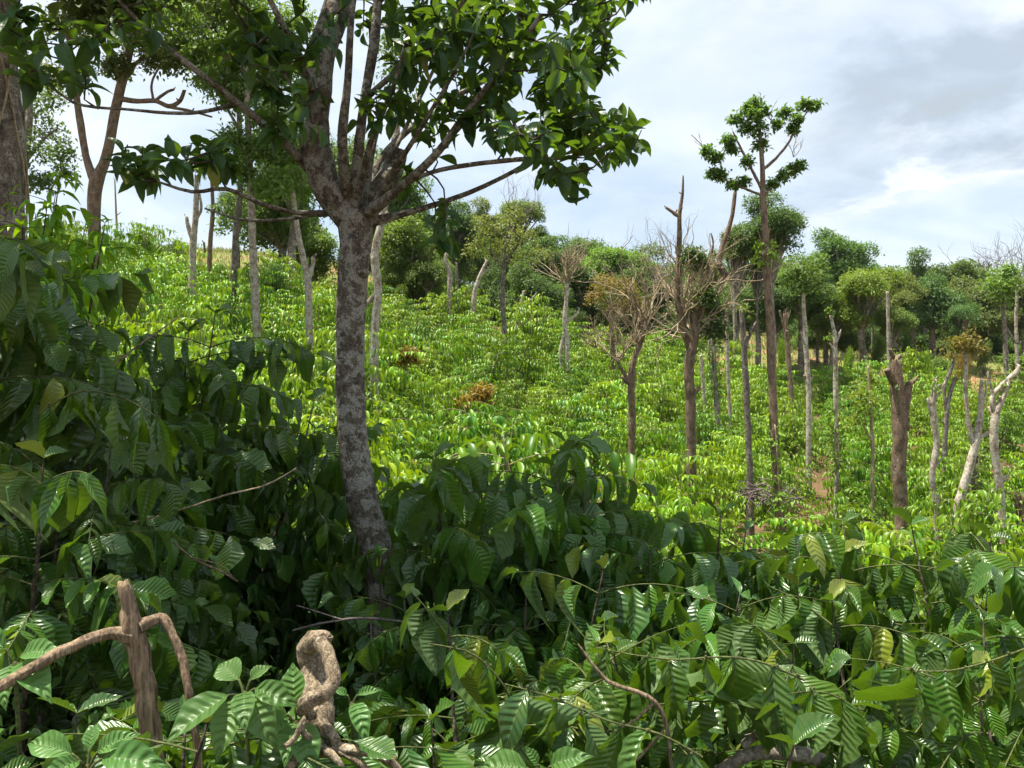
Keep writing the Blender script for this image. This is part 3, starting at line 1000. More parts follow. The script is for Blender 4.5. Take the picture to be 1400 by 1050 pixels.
tree('leafy_tree', 'light green leafy tree filling the gap behind the tall straight trunk', 29,
     [[(318, 420, 12), (322, 330, 11), (330, 230, 10), (325, 120, 8), (330, 20, 4)], [(326, 230, 6), (365, 170, 4), (390, 130, 2)], [(328, 180, 6), (290, 110, 4), (262, 60, 2)]],
     'bark_grey', clumps=[(250, 20, 34), (290, 30, 36), (330, 20, 36), (372, 30, 36), (410, 40, 30), (262, 75, 26), (300, 80, 32), (345, 85, 34), (385, 95, 32), (420, 110, 26), (310, 130, 24), (352, 140, 30), (392, 155, 30), (370, 195, 28), (410, 210, 26),
                           (345, 215, 20), (385, 245, 26), (415, 265, 22), (360, 270, 18), (280, 115, 14), (300, -30, 50), (380, -40, 50)],
     leaf=0.17, tint=(1.05, 1.25, 0.65), per=5, ntuft=120)
tree('bare_pole', 'thin bare dead sapling on the grassy left ridge', 46,
     [[(160, 335, 4), (159, 290, 3.5), (157, 245, 2)], [(159, 295, 2), (165, 290, 1)]], 'twig', knob=0.02, sides=6, cat='dead sapling')
tree('pruned_tree', 'pruned pale tree with a leafy tuft on the left ridge', 27,
     [[(263, 385, 12), (264, 330, 12), (268, 290, 10), (269, 240, 7)], [(263, 325, 9), (257, 305, 7), (255, 296, 5)], [(268, 300, 6), (275, 285, 5), (272, 262, 4)]],
     'bark_pale', clumps=[(263, 232, 7), (272, 226, 8), (280, 234, 6)], leaf=0.14, tint=(0.95, 0.95, 0.8), stubs=1, ntuft=22)
tree('pruned_tree', 'slim brown pruned trunk beside the tufted pale tree', 33,
     [[(286, 365, 8), (288, 325, 8), (291, 290, 7), (290, 255, 6), (288, 215, 4)], [(280, 345, 4), (279, 332, 4)]], 'bark_brown', stubs=1,
     clumps=[(292, 215, 16), (308, 230, 14), (320, 280, 15), (300, 290, 12), (330, 300, 13)], leaf=0.16, ntuft=40, tint=(0.75, 0.85, 0.75))
tree('straight_tree', 'tall straight tree with mottled trunk left of the main tree', 21,
     [[(352, 478, 13), (349, 400, 14), (344, 300, 13), (340, 200, 12), (337, 120, 10), (332, 30, 8), (330, -60, 4)], [(338, 130, 6), (370, 80, 4), (390, 40, 2)], [(336, 100, 6), (300, 60, 4), (280, 30, 2)]],
     'bark_pale', clumps=[(280, 40, 34), (310, 70, 30), (340, 60, 30), (300, 110, 24), (345, 120, 20), (370, 60, 26), (275, 80, 18), (330, 10, 40), (380, 110, 18), (300, -40, 50), (360, -50, 50), (320, 140, 14), (365, 165, 26), (390, 190, 26), (355, 215, 22), (395, 230, 26), (320, 195, 16), (372, 260, 26), (330, 240, 14), (250, 30, 30), (245, 70, 22)],
     leaf=0.15, tint=(0.95, 1.15, 0.7), per=5, ntuft=110, knob=0.04)
tree('pruned_tree', 'crooked pale trunk with a cut stub left of the main tree', 22,
     [[(423, 488, 12), (421, 430, 13), (420, 385, 13), (410, 335, 10), (404, 295, 9), (400, 260, 7)], [(421, 385, 9), (428, 360, 8), (427, 352, 7)]],
     'bark_pale', stubs=1, clumps=[(398, 250, 12), (410, 240, 10)], leaf=0.14, ntuft=30)
tree('pruned_tree', 'pale slanting trunk seen just right of the main trunk', 20,
     [[(512, 458, 15), (516, 400, 15), (512, 350, 15), (522, 300, 14), (530, 250, 15), (540, 195, 14), (548, 120, 10)], [(515, 400, 9), (495, 425, 7), (494, 438, 6)]], 'bark_pale',
     clumps=[(545, 110, 25), (560, 80, 25), (530, 70, 22)], leaf=0.14, tint=(0.8, 0.95, 0.7), ntuft=60)

# --- middle distance pruned shade trees
G1 = 'pruned shade trees standing among the coffee'


def pole(label, limbs, bark='bark_pale', d=None, name='pruned_tree', **kw):
    u, v = limbs[0][0][:2]
    d = d or canopy_depth(u, v)
    kw.setdefault('group', G1)
    kw.setdefault('sides', 8)
    kw.setdefault('knob', 0.1)
    kw.setdefault('stubs', 2)
    if 'clumps' not in kw and 'brooms' not in kw:
        lim = limbs[0]
        kw['clumps'] = [(e[0] + rng.normal(0, 3), e[1] + rng.normal(0, 4), rng.uniform(2.5, 4.5), 0.0) for e in lim[-2:]]
        kw['ntuft'] = 6
        kw.setdefault('leaf', 0.1)
        kw.setdefault('tint', (1.1, 1.2, 0.5))
    return tree(name, label, d, limbs, bark, **kw)


pole('curved pale bare trunk on the upper slope right of the main tree', [[(614, 446, 9), (614, 410, 9), (615, 375, 9), (609, 355, 7), (614, 340, 5)]], d=40)
pole('slim grey trunk between two pale bare trunks', [[(626, 440, 5), (625, 400, 5), (624, 360, 4)]], 'bark_grey', d=43)
pole('bent pale bare trunk leaning right on the upper slope', [[(648, 448, 9), (647, 420, 9), (650, 395, 8), (657, 375, 7), (666, 356, 5)], [(656, 378, 5), (668, 368, 4)]], d=40)
pole('dark thin trunk below the olive crown', [[(691, 508, 9), (690, 450, 9), (687, 410, 9), (688, 375, 8), (692, 330, 6), (700, 295, 4)], [(689, 370, 5), (670, 340, 3)], [(690, 360, 5), (715, 325, 3)]], 'bark_grey', d=33,
     name='olive_tree', clumps=[(690, 320, 26), (665, 330, 22), (715, 330, 24), (700, 350, 26), (735, 355, 20), (680, 350, 18), (660, 310, 14), (705, 300, 14), (650, 345, 14)], leaf=0.15, tint=(1.15, 1.0, 0.7), ntuft=55, per=4)
pole('small leaning bare trunk with a twiggy side branch', [[(706, 455, 7), (710, 425, 6), (716, 398, 4)], [(712, 420, 3), (725, 410, 2), (734, 400, 1.5)]], d=42, brooms=[(722, 440, 8, 25, 1.5, 0.9, 1)])
pole('forked trunk topped by a reddish broom of bare shoots', [[(776, 500, 10), (775, 470, 10), (772, 440, 8), (775, 400, 7), (774, 375, 6)], [(768, 502, 6), (766, 480, 6), (772, 455, 6)], [(775, 440, 6), (788, 430, 4), (792, 422, 3)]], d=34,
     brooms=[(774, 388, 26, 55, 2.2, 0.42, 1)])
pole('crooked bare tree with twiggy top leaning right', [[(863, 618, 12), (864, 570, 13), (862, 525, 13), (866, 495, 11), (876, 465, 11), (885, 435, 9)], [(862, 525, 8), (850, 505, 6), (842, 490, 4)], [(880, 450, 8), (870, 425, 6), (866, 405, 4)]], 'bark_brown', d=22,
     brooms=[(845, 495, 7, 60, 2.6, 0.8, 2), (872, 470, 9, 65, 2.6, 0.9, 2), (884, 438, 8, 85, 3.2, 0.5, 2)])
broom = pole('pollarded tree with a tangled broom of bare branches and two tall stubs', [
    [(946, 668, 17), (945, 610, 17), (943, 540, 17), (942, 500, 17), (948, 465, 18), (950, 430, 16)],
    [(944, 480, 13), (932, 440, 11), (926, 400, 10), (928, 355, 10), (929, 310, 8), (929, 290, 7), (933, 265, 5), (934, 240, 2.5)],
    [(929, 296, 7), (922, 292, 6), (911, 284, 5)], [(952, 440, 14), (975, 400, 11), (990, 378, 10), (984, 362, 9), (986, 345, 8), (995, 318, 8), (1002, 290, 7), (1005, 262, 6)],
    [(990, 378, 7), (1003, 372, 5), (1006, 360, 4)], [(960, 430, 6), (970, 360, 4), (975, 335, 3), (973, 322, 3)]], 'bark_brown', d=19,
    brooms=[(944, 470, 12, 95, 3.4, 0.9, 2), (935, 430, 12, 85, 3.0, 0.7, 2), (952, 425, 12, 75, 3.0, 0.6, 2), (928, 380, 6, 55, 2.4, 0.6, 2), (895, 400, 3, 60, 2.0, 0.4, 1)],
    clumps=[(975, 430, 15), (978, 455, 13), (968, 410, 12), (948, 352, 12), (958, 362, 10)], leaf=0.12, tint=(0.5, 0.6, 0.45), ntuft=70, knob=0.07)
pole('short dark trunk left of the slim pair behind the pollarded tree', [[(963, 558, 6), (961, 520, 6), (958, 485, 5)]], 'bark_pale')
pole('dark straight pole hung with ivy behind the pollarded tree', [[(981, 572, 9), (977, 520, 8), (975, 470, 8), (974, 430, 7)]], 'bark_grey')
pole('slender pale pole right of the ivy hung pole', [[(998, 562, 6), (995, 510, 6), (994, 460, 6), (993, 425, 5)]])
deb_d = canopy_depth(1026, 668)
pole('straight grey trunk with heaped brush at its foot', [[(1026, 670, 12), (1024, 610, 11), (1021, 540, 11), (1017, 470, 10), (1014, 430, 8), (1014, 422, 7)], [(1018, 480, 7), (1026, 455, 5), (1034, 440, 4)]], 'bark_grey', stubs=1)
pole('tall tree with separate round leaf clusters rising above the skyline', [
    [(1069, 733, 17), (1064, 680, 15), (1058, 590, 15), (1053, 480, 14), (1048, 380, 13), (1046, 320, 11), (1043, 262, 10), (1041, 215, 8), (1038, 170, 5), (1033, 135, 2)],
    [(1044, 264, 6), (1028, 232, 5), (1014, 205, 4), (1002, 180, 2)], [(1044, 268, 5), (1015, 257, 4), (985, 243, 2)], [(1043, 232, 6), (1062, 215, 5), (1078, 195, 4), (1090, 172, 3), (1106, 150, 2)],
    [(1045, 268, 5), (1060, 250, 3), (1085, 235, 2)], [(985, 220, 3), (970, 208, 2), (945, 184, 1)], [(1002, 185, 3), (985, 215, 2), (968, 215, 1.5)]], 'bark_brown', d=18, name='tall_tree',
    clumps=[(1032, 146, 19), (1022, 150, 12), (1042, 155, 13), (1007, 165, 13), (1034, 180, 19), (1020, 178, 12), (1039, 200, 13), (996, 194, 10), (1000, 205, 9), (968, 210, 11), (980, 217, 10),
            (985, 243, 13), (975, 238, 8), (1003, 253, 10), (1018, 250, 9), (1098, 145, 12), (1113, 146, 9), (1088, 165, 10), (1084, 178, 8), (1070, 155, 9), (1062, 172, 6), (1083, 234, 13), (1072, 242, 9), (1057, 253, 8), (1021, 222, 8), (1093, 228, 8), (1030, 160, 14)],
    leaf=0.11, tint=(0.85, 1.15, 0.65), ntuft=34, per=6, squash=0.9, rs=0.6, tight=0.4, brooms=[(1055, 165, 3, 40, 1.2, 0.3, 1), (1085, 215, 4, 35, 1.2, 0.5, 1), (960, 200, 2, 22, 1.0, 0.5, 1), (1030, 150, 2, 25, 1.0, 0.4, 1)])
pole('brown trunk with a broom stub right of the tall tree', [[(1082, 545, 8), (1079, 500, 8), (1076, 460, 8), (1073, 430, 6)], [(1077, 465, 6), (1070, 440, 4), (1066, 425, 3)]], 'bark_brown', brooms=[(1075, 440, 7, 20, 2, 0.5, 0)])
pole('tall pale tapering trunk with a leafy top right of the tall tree', [[(1106, 575, 9), (1105, 520, 9), (1101, 460, 8), (1098, 400, 6)], [(1102, 470, 5), (1095, 455, 4)]], d=27, clumps=[(1098, 372, 18), (1085, 380, 14), (1110, 385, 14), (1097, 395, 10)], leaf=0.16, tint=(0.8, 0.95, 0.6), ntuft=50)
pole('pale bare trunk with cut side stubs and ivy at its foot', [[(1144, 632, 8), (1143, 560, 8), (1142, 500, 8), (1141, 460, 7), (1136, 432, 5)], [(1142, 470, 5), (1148, 455, 4)], [(1142, 480, 5), (1134, 470, 3)]], d=23, stubs=1)
pole('thin yellowish forked trunk with fading leaves', [[(1193, 642, 6), (1193, 600, 6), (1190, 550, 5), (1187, 500, 4)], [(1193, 605, 4), (1184, 590, 3), (1180, 580, 2)]], 'twig', d=22, clumps=[(1178, 545, 14), (1186, 560, 11), (1190, 520, 9), (1172, 580, 12)], leaf=0.15, tint=(1.2, 1.1, 0.4), ntuft=22)
pole('stout knobbly pollarded trunk with two cut heads', [[(1234, 745, 21), (1233, 690, 22), (1229, 640, 21), (1231, 600, 22), (1229, 560, 23), (1227, 525, 20), (1225, 492, 15)],
     [(1232, 575, 15), (1239, 550, 14), (1240, 535, 13), (1243, 524, 11)], [(1230, 585, 14), (1238, 583, 12), (1243, 586, 7)], [(1226, 520, 12), (1222, 500, 10), (1228, 488, 8)], [(1232, 560, 14), (1238, 563, 13), (1239, 557, 11)]], 'bark_brown', d=17, knob=0.13, sides=12, stubs=2, wk=0.86)
pole('white lichened pole behind the knobbly trunk', [[(1217, 530, 6), (1215, 480, 6), (1214, 440, 6), (1213, 400, 5)]], 'bark_pale', d=42)
pole('twisted white trunk with stubby bare tips', [[(1281, 745, 11), (1280, 690, 11), (1275, 650, 10), (1281, 610, 11), (1277, 575, 11), (1275, 550, 9), (1278, 530, 7), (1279, 518, 5)], [(1277, 640, 5), (1284, 632, 4), (1289, 624, 3)], [(1276, 570, 7), (1270, 555, 5), (1268, 545, 3)], [(1278, 545, 6), (1286, 535, 4), (1292, 522, 3)]], d=17.5, stubs=2, knob=0.1)
pole('grey forked trunk behind the twisted white one', [[(1292, 635, 8), (1294, 580, 8), (1297, 545, 7), (1303, 525, 6), (1308, 517, 6)], [(1294, 560, 6), (1291, 530, 6), (1300, 505, 6), (1305, 490, 5), (1298, 482, 4)]], 'bark_grey', d=24, stubs=1, clumps=[(1302, 486, 7), (1310, 516, 7)], tint=(1.3, 0.8, 0.4), leaf=0.1, ntuft=16)
pole('white trunk leaning far to the right', [[(1307, 703, 14), (1316, 670, 15), (1326, 635, 14), (1335, 600, 13), (1340, 570, 11), (1341, 540, 8), (1342, 520, 5)], [(1332, 610, 9), (1326, 590, 8), (1322, 560, 7), (1320, 520, 7), (1321, 490, 6), (1317, 470, 5)], [(1335, 600, 8), (1346, 595, 7), (1353, 590, 6)], [(1340, 560, 6), (1348, 535, 4), (1347, 520, 3)]], d=19, stubs=1, knob=0.08,
     clumps=[(1318, 478, 12), (1325, 468, 11), (1309, 472, 9), (1335, 478, 9)], leaf=0.11, tint=(1.35, 0.85, 0.45), ntuft=26)
pole('white forked trunk with a long arm reaching up right', [[(1369, 742, 14), (1368, 690, 13), (1362, 640, 13), (1358, 600, 13), (1360, 570, 13), (1368, 550, 10), (1376, 532, 10), (1377, 520, 9)],
     [(1360, 565, 9), (1356, 545, 8), (1370, 525, 8), (1388, 510, 8), (1393, 500, 6)], [(1361, 560, 6), (1355, 530, 5), (1350, 510, 3)], [(1365, 670, 6), (1373, 655, 5), (1378, 650, 4)]], d=17.5, stubs=2, knob=0.09)
pole('brown forked stump trunk at the right border', [[(1396, 735, 14), (1395, 700, 13), (1392, 680, 11), (1388, 672, 9)], [(1395, 695, 9), (1402, 670, 8), (1408, 650, 6)], [(1390, 685, 6), (1375, 672, 4), (1366, 660, 3)]], 'bark_brown', d=18)
pole('dark shaded trunk half hidden behind the leaning white trunk', [[(1328, 700, 7), (1330, 650, 7), (1334, 600, 6)]], 'bark_grey', d=20.5)
pole('slim tall tree with a small bright crown near the right border', [[(1376, 525, 8), (1375, 480, 8), (1372, 430, 6), (1370, 395, 4)], [(1373, 445, 5), (1390, 470, 4)], [(1372, 425, 4), (1362, 400, 3)]], 'bark_grey', d=45, name='slim_tree', clumps=[(1368, 380, 18), (1378, 395, 14), (1358, 395, 14), (1370, 410, 15), (1382, 375, 10)], leaf=0.24, tint=(0.95, 1.2, 0.55), ntuft=50)
pole('slim bare pole beside the small crowned tree at right', [[(1392, 520, 6), (1390, 470, 6), (1389, 430, 5), (1391, 390, 4)]], 'bark_pale', d=46)

# vines on two trunks
for (pts_, d_, lab, n_, tint_) in (
        ([(1064, 690), (1060, 640), (1058, 600), (1056, 580)], 18, 'yellow green vine climbing the lower trunk of the tall tree', 120, (1.5, 1.7, 0.5)),
        ([(1144, 640), (1143, 600), (1143, 565)], 23, 'leafy vine wrapped round the foot of the pale stubbed trunk', 120, (1.1, 1.3, 0.6)),
        ([(1040, 350), (1048, 344), (1052, 346), (1046, 340)], 18, 'bright fern tuft growing high on the trunk of the tall tree', 60, (1.5, 1.7, 0.45)),
        ([(975, 470), (976, 500), (978, 540)], canopy_depth(981, 572), 'dark ivy hanging on the pole behind the pollarded tree', 130, (0.5, 0.6, 0.45)),
        ([(1334, 620), (1330, 660), (1328, 690)], 20.5, 'dark ivy covering the trunk behind the leaning white one', 110, (0.7, 0.8, 0.5))):
    p = np.array([P(u, v, d_) for u, v in pts_])
    pp, _ = smooth_path(p, np.ones(len(p)), 0.05)
    mb = MB()
    tube(mb, p + np.array([0.0, -0.17 if 'fern' not in lab else -0.05, 0]), np.full(len(p), 0.015 if 'fern' not in lab else 0.08), 5, mat=1)
    idx = rng.integers(0, len(pp), n_)
    dd = rand_unit(n_)
    tufts(mb, pp[idx] + dd * rng.uniform(0.12, 0.3, (n_, 1)), dd, 3, 0.13, 0.05, TPL_SMALL)
    o = mb.build('climbing_vine' if 'fern' not in lab else 'fern_tuft', [M['crown'], M['twig']], None, p[0])
    o.color = (*tint_, 1)
    tag(o, lab, 'vine' if 'fern' not in lab else 'fern')

# --- hilltop trees
back_kinds = []
for k in range(7):
    fol, wood = MB(), MB()
    nb = [30, 36, 28, 38, 32, 40, 30][k]
    cs = []
    lobes = [rand_unit(1)[0] * rng.uniform(0.2, 0.58) * np.array([1.1, 1.1, 0.85]) for _ in range(6 + k % 3)]
    lobes.append(np.array([rng.uniform(-0.2, 0.2), rng.uniform(-0.2, 0.2), 0.36]))
    lobes.append(np.array([0, 0, -0.3]))
    for i in range(nb):
        lb = lobes[i % len(lobes)]
        cs.append((lb + rand_unit(1)[0] * rng.uniform(0.12, 0.40), rng.uniform(0.2, 0.36)))
    for c, r in cs:
        nt_ = int(125 * (r / 0.34) ** 2) + 12
        d = rand_unit(nt_)
        d[:, 2] = np.where(d[:, 2] < -0.4, -d[:, 2], d[:, 2])
        p = c + d * r * rng.uniform(0.6, 1.05, (nt_, 1)) * np.array([1, 1, 0.8])
        tufts(fol, p, nrm(d + c * 0.5 + [0, 0, 0.25]), 5, 0.06, 0.04, TPL_SMALL, 0.55)
        tube(wood, [np.array([0, 0, -1.1]), np.array(c) * 0.4 - Z3 * 0.55, np.array(c)], [0.05, 0.035, 0.012], 5)
    tube(wood, [(0, 0, -3.2), (0.03, 0.02, -2.0), (-0.02, 0, -1.1), (0.02, 0, -0.3)], [0.085, 0.07, 0.06, 0.03], 7, 0.15, 0.08)
    back_kinds.append((wood.mesh('trunk', M['bark_grey']), fol.mesh('crown', M['crown'])))


def back_tree(u, v, rpx, d, kind, tint, label, hscale=1.0, name='hill_tree', group='trees along the hilltop', cat='tree', rx=None):
    c = P(u, v, d)
    v = v + 9
    c = P(u, v, d)
    r = rpx * 1.32 / F * d
    rxw = (rx or rpx) * 1.36 / F * d
    gz = float(ground(c[0], c[1]))
    root = thing(name, (c[0], c[1], gz), label, cat, group)
    wm, fm = back_kinds[kind % 7]
    rot = rng.uniform(0, 6.28)
    H = c[2] - gz
    o = bpy.data.objects.new('trunk', wm)
    C.objects.link(o)
    o.parent = root
    # the trunk mesh runs from -3.2 to the crown's centre; sink its foot to the ground
    kz = (H + 0.2) / 3.2
    o.location = (0, 0, H)
    o.scale = (rxw, rxw, kz)
    o.rotation_euler = (0, 0, rot)
    o2 = bpy.data.objects.new('crown', fm)
    C.objects.link(o2)
    o2.parent = root
    o2.location = (0, 0, H)
    o2.scale = (rxw * rng.uniform(0.85, 1.15), rxw * rng.uniform(0.85, 1.15), r * hscale * rng.uniform(0.9, 1.12))
    o2.rotation_euler = (0, 0, rot)
    o2.color = (*tint, 1)
    return root


DK, MD, BR, OL, BL, GY = (0.62, 0.78, 0.55), (0.85, 1.05, 0.65), (1.15, 1.45, 0.55), (1.1, 1.0, 0.7), (0.62, 0.85, 0.75), (0.95, 0.9, 0.8)
BACK = [
    (385, 295, 62, 40, 0, (0.9, 1.15, 0.6), 'mid green tree left of the main trunk by the grassy ridge'),
    (425, 330, 50, 44, 1, (1.0, 1.2, 0.6), 'bushy tree touching the main trunk on its left'),
    (400, 220, 60, 38, 2, DK, 'tall dark tree behind the crooked pale trunk'),
    (560, 350, 55, 44, 3, (1.15, 1.25, 0.6), 'yellow green tree just right of the main trunk'),
    (530, 270, 50, 46, 4, MD, 'green tree behind the main fork'),
    (618, 322, 45, 52, 5, DK, 'dark green tree above the curved pale trunks'),
    (660, 300, 30, 58, 6, OL, 'small olive tree behind the bent pale trunk'),
    (735, 350, 38, 55, 0, DK, 'dark green tree right of the olive crown'),
    (775, 345, 34, 60, 1, (0.7, 0.95, 0.6), 'dark pointed tree on the middle skyline'),
    (740, 410, 48, 46, 2, DK, 'low dark tree shading the slope edge in the middle'),
    (800, 395, 40, 52, 3, DK, 'dark tree behind the reddish broom'),
    (835, 365, 42, 56, 4, BR, 'bright green round tree on the middle skyline'),
    (880, 385, 34, 58, 5, MD, 'green tree left of the pollarded tree'),
    (1055, 305, 44, 42, 6, (0.62, 0.8, 0.6), 'flat topped dark tree behind the tall clustered tree'),
    (1005, 330, 34, 44, 0, GY, 'greyish tree left of the tall clustered tree'),
    (1095, 375, 45, 50, 1, MD, 'green tree right of the tall clustered tree'),
    (1155, 350, 42, 58, 2, (0.75, 1.05, 0.6), 'round green tree highest on the right skyline'),
    (1035, 395, 40, 50, 3, DK, 'dark tree behind the tall clustered tree trunk'),
    (1178, 402, 48, 48, 4, (1.2, 1.25, 0.5), 'yellow green tree with spreading limbs at right'),
    (1222, 395, 32, 54, 5, OL, 'olive tree behind the white lichened pole'),
    (1262, 378, 36, 66, 6, DK, 'dark tree behind the big bluish tree'),
    (1275, 412, 46, 55, 0, BL, 'big bluish green round tree on the right hilltop'),
    (1310, 380, 34, 64, 1, (0.85, 0.95, 0.7), 'green tree behind the bluish round tree on its right'),
    (1335, 415, 40, 60, 2, GY, 'greyish thin leaved tree at the right'),
    (1400, 410, 40, 58, 3, (0.9, 0.85, 0.7), 'greyish tree at the right border'),
    (920, 400, 36, 60, 6, DK, 'dark tree behind the broom of bare branches'),
    (960, 395, 34, 56, 0, MD, 'green tree just right of the pollarded stubs'),
    (480, 240, 60, 60, 1, DK, 'dark tree far behind the main fork'),
    (325, 275, 26, 42, 4, DK, 'dark tree whose crown hangs over the grassy ridge'),
    (1230, 440, 22, 52, 3, MD, 'low green tree left of the bluish round tree'),
    (680, 400, 34, 50, 5, DK, 'dark low tree behind the thin dark trunk'),
    (590, 400, 28, 45, 6, BR, 'small bright tree on the slope edge right of the main trunk'),
    (850, 405, 44, 50, 2, (0.75, 0.9, 0.6), 'dark green tree behind the brown withered tree'),
    (705, 300, 36, 62, 4, (1.1, 1.15, 0.65), 'olive green tree on the skyline right of the main crown'),
    (1130, 420, 36, 52, 5, (0.9, 1.1, 0.6), 'green tree behind the pale stubbed trunk'),
    (1440, 395, 45, 66, 1, DK, 'dark tree partly cut off by the right border'),
]
for (u, v, r, d, k, t, lab) in BACK:
    back_tree(u, v, r, d, k, t, lab)
for j, (u, v, r, d, k, t, lab) in enumerate(BACK):
    if d < 44 or u < 500:
        continue
    for sgn in (-1, 1):
        q = rng.uniform(0.75, 1.25)
        back_tree(u + sgn * rng.uniform(18, 42), v + rng.uniform(14, 44), r * rng.uniform(0.42, 0.68), d + rng.uniform(-2.5, 4), k + 3 + sgn,
                  (t[0] * q, t[1] * q, t[2] * rng.uniform(0.8, 1.2)), 'smaller tree crowding between the named hilltop trees'.replace('named ', 'big '), group='smaller trees crowding the hilltop')
# further trees that close the view under and between the crowns
i = 0
for d, r0, st, u0 in ((66, 30, 62, 500), (80, 44, 58, 540), (96, 50, 64, 560)):
    for u in np.arange(u0, 1500, st):
        u_ = u + rng.uniform(-12, 12)
        d_ = d + rng.uniform(-3, 3)
        r = r0 * rng.uniform(0.8, 1.15)
        gv = 525 - float(ground((u_ - 700) / F * d_, d_)) / d_ * F
        t = DK if i % 3 else (0.7, 0.85, 0.6)
        back_tree(u_, gv - r * 0.95, r, d_, i + 2, t, 'dark tree in the far rows closing the view behind the hilltop trees', group='far rows of dark trees')
        i += 1

# bare grey trees on the right skyline
for (u, v, d, lab) in ((1352, 400, 70, 'bare purplish grey tree at the far right skyline'), (1385, 395, 72, 'bare grey tree at the right border of the skyline'), (1410, 400, 68, 'bare grey tree cut by the right border'),
                       (885, 400, 50, 'thin bare tree left of the pollarded stubs'), (700, 330, 60, 'wispy half bare tree rising above the middle skyline'), (1232, 400, 68, 'tiny bare treetop in the right skyline gap')):
    sm = lab.startswith('tiny')
    hh = 20 if sm else 75
    tree('bare_tree', lab, d, [[(u, v + 40, 5), (u, v, 4), (u + 2, v - hh * 0.35, 2.5)]], 'twig_grey', twig='twig_grey',
         brooms=[(u, v, 3 if sm else 10, hh * 0.75, 1.6, 0.42, 1 if sm else 3)], cat='bare tree', group='bare trees on the skyline', sides=6)
# brown leaved dying tree
tree('dying_tree', 'dying tree with brown withered leaves and bare lower twigs', 36, [[(838, 500, 9), (836, 460, 8), (834, 420, 6), (836, 395, 4)], [(834, 440, 5), (815, 415, 3)], [(835, 440, 5), (860, 415, 3)]], 'bark_brown',
     clumps=[(835, 400, 18), (815, 410, 12), (850, 395, 15), (825, 390, 12), (845, 425, 15), (860, 405, 12), (870, 420, 10)], leaf=0.13, tint=(1.4, 0.75, 0.5), ntuft=80, per=5, rs=1.25,
     brooms=[(835, 470, 12, 45, 2, 1.2, 2), (815, 475, 8, 40, 2, 1.2, 1), (850, 470, 8, 40, 2, 1.2, 1)], cat='tree')

# shrubs
sh_meshes = []
for k in range(3):
    mb = MB()
    for i in range(9):
        a = rng.uniform(0, 6.28)
        q = rng.uniform(0, 0.55)
        clump(mb, (math.cos(a) * q, math.sin(a) * q, rng.uniform(0.35, 1.0)), rng.uniform(0.3, 0.5), 60, 5, 0.11)
        tube(mb, [(0, 0, -0.2), (math.cos(a) * q * .5, math.sin(a) * q * .5, 0.4), (math.cos(a) * q, math.sin(a) * q, 0.9)], [0.03, 0.02, 0.008], 5, mat=1)
    sh_meshes.append(mb.mesh('shrub', [M['crown'], M['twig_grey']]))
SHR = [(1265, 492, 13, 46, (2.0, 2.3, 0.5), 'bright yellow green shrub on the bare bank at right'), (1160, 488, 10, 46, (1.6, 1.9, 0.5), 'small bright shrub beside the pale stubbed trunk'),
       (1315, 492, 16, 46, (1.7, 0.85, 0.4), 'russet brown shrub on the bare bank at right'), (85, 335, 20, 40, (1.3, 1.5, 0.5), 'light green shrub on the left ridge by the forked tree'),
       (200, 335, 16, 42, (1.4, 1.5, 0.55), 'yellow green shrub on the left ridge in the sky gap'), (235, 345, 22, 38, (0.8, 0.95, 0.7), 'dusty grey green shrub on the left ridge'),
       (300, 380, 18, 36, (0.9, 1.1, 0.6), 'green shrub below the slim brown trunk'), (370, 385, 22, 33, (0.6, 0.8, 0.5), 'dark shrub beside the tall straight tree'),
       (250, 372, 18, 33, (0.7, 0.9, 0.55), 'dark shrub at the foot of the tufted pale tree'), (440, 400, 18, 36, (1.5, 1.6, 0.55), 'yellow green shrub left of the main trunk'), (545, 410, 18, 42, (1.2, 1.3, 0.55), 'light shrub right of the main trunk'),
       (1005, 470, 12, 46, (1.6, 1.9, 0.55), 'light green shrub behind the pollarded tree'), (1068, 470, 9, 46, (1.8, 2.0, 0.5), 'yellowish shrub beside the tall tree trunk'), (120, 345, 16, 36, (1.2, 1.4, 0.55), 'green shrub at the foot of the forked tree'), (160, 340, 14, 44, (1.3, 1.3, 0.6), 'pale shrub under the thin dead sapling'),
       (640, 440, 14, 46, (0.8, 1.1, 0.6), 'green shrub between the curved pale trunks'), (900, 470, 16, 46, (1.2, 1.4, 0.55), 'green shrub right of the dying tree'), (1200, 465, 12, 50, (0.9, 1.1, 0.6), 'low green shrub under the yellow green tree'), (1240, 470, 12, 52, (0.8, 1.0, 0.6), 'low dark shrub under the bluish tree'), (1345, 480, 12, 52, (0.8, 1.0, 0.6), 'low dark shrub under the greyish tree')]
for i, (u, v, r, d, t, lab) in enumerate(SHR):
    c = P(u, v, d)
    s = r / F * d
    gz = float(ground(c[0], c[1]))
    o = bpy.data.objects.new('shrub', sh_meshes[i % 3])
    C.objects.link(o)
    o.location = (c[0], c[1], gz)
    top = (525 - (v - r)) / F * d - gz
    o.scale = (s, s, max(top / 1.3, s * 0.6))
    o.rotation_euler = (0, 0, rng.uniform(0, 6.28))
    o.color = (*t, 1)
    tag(o, lab, 'shrub', 'shrubs along the slope edge')

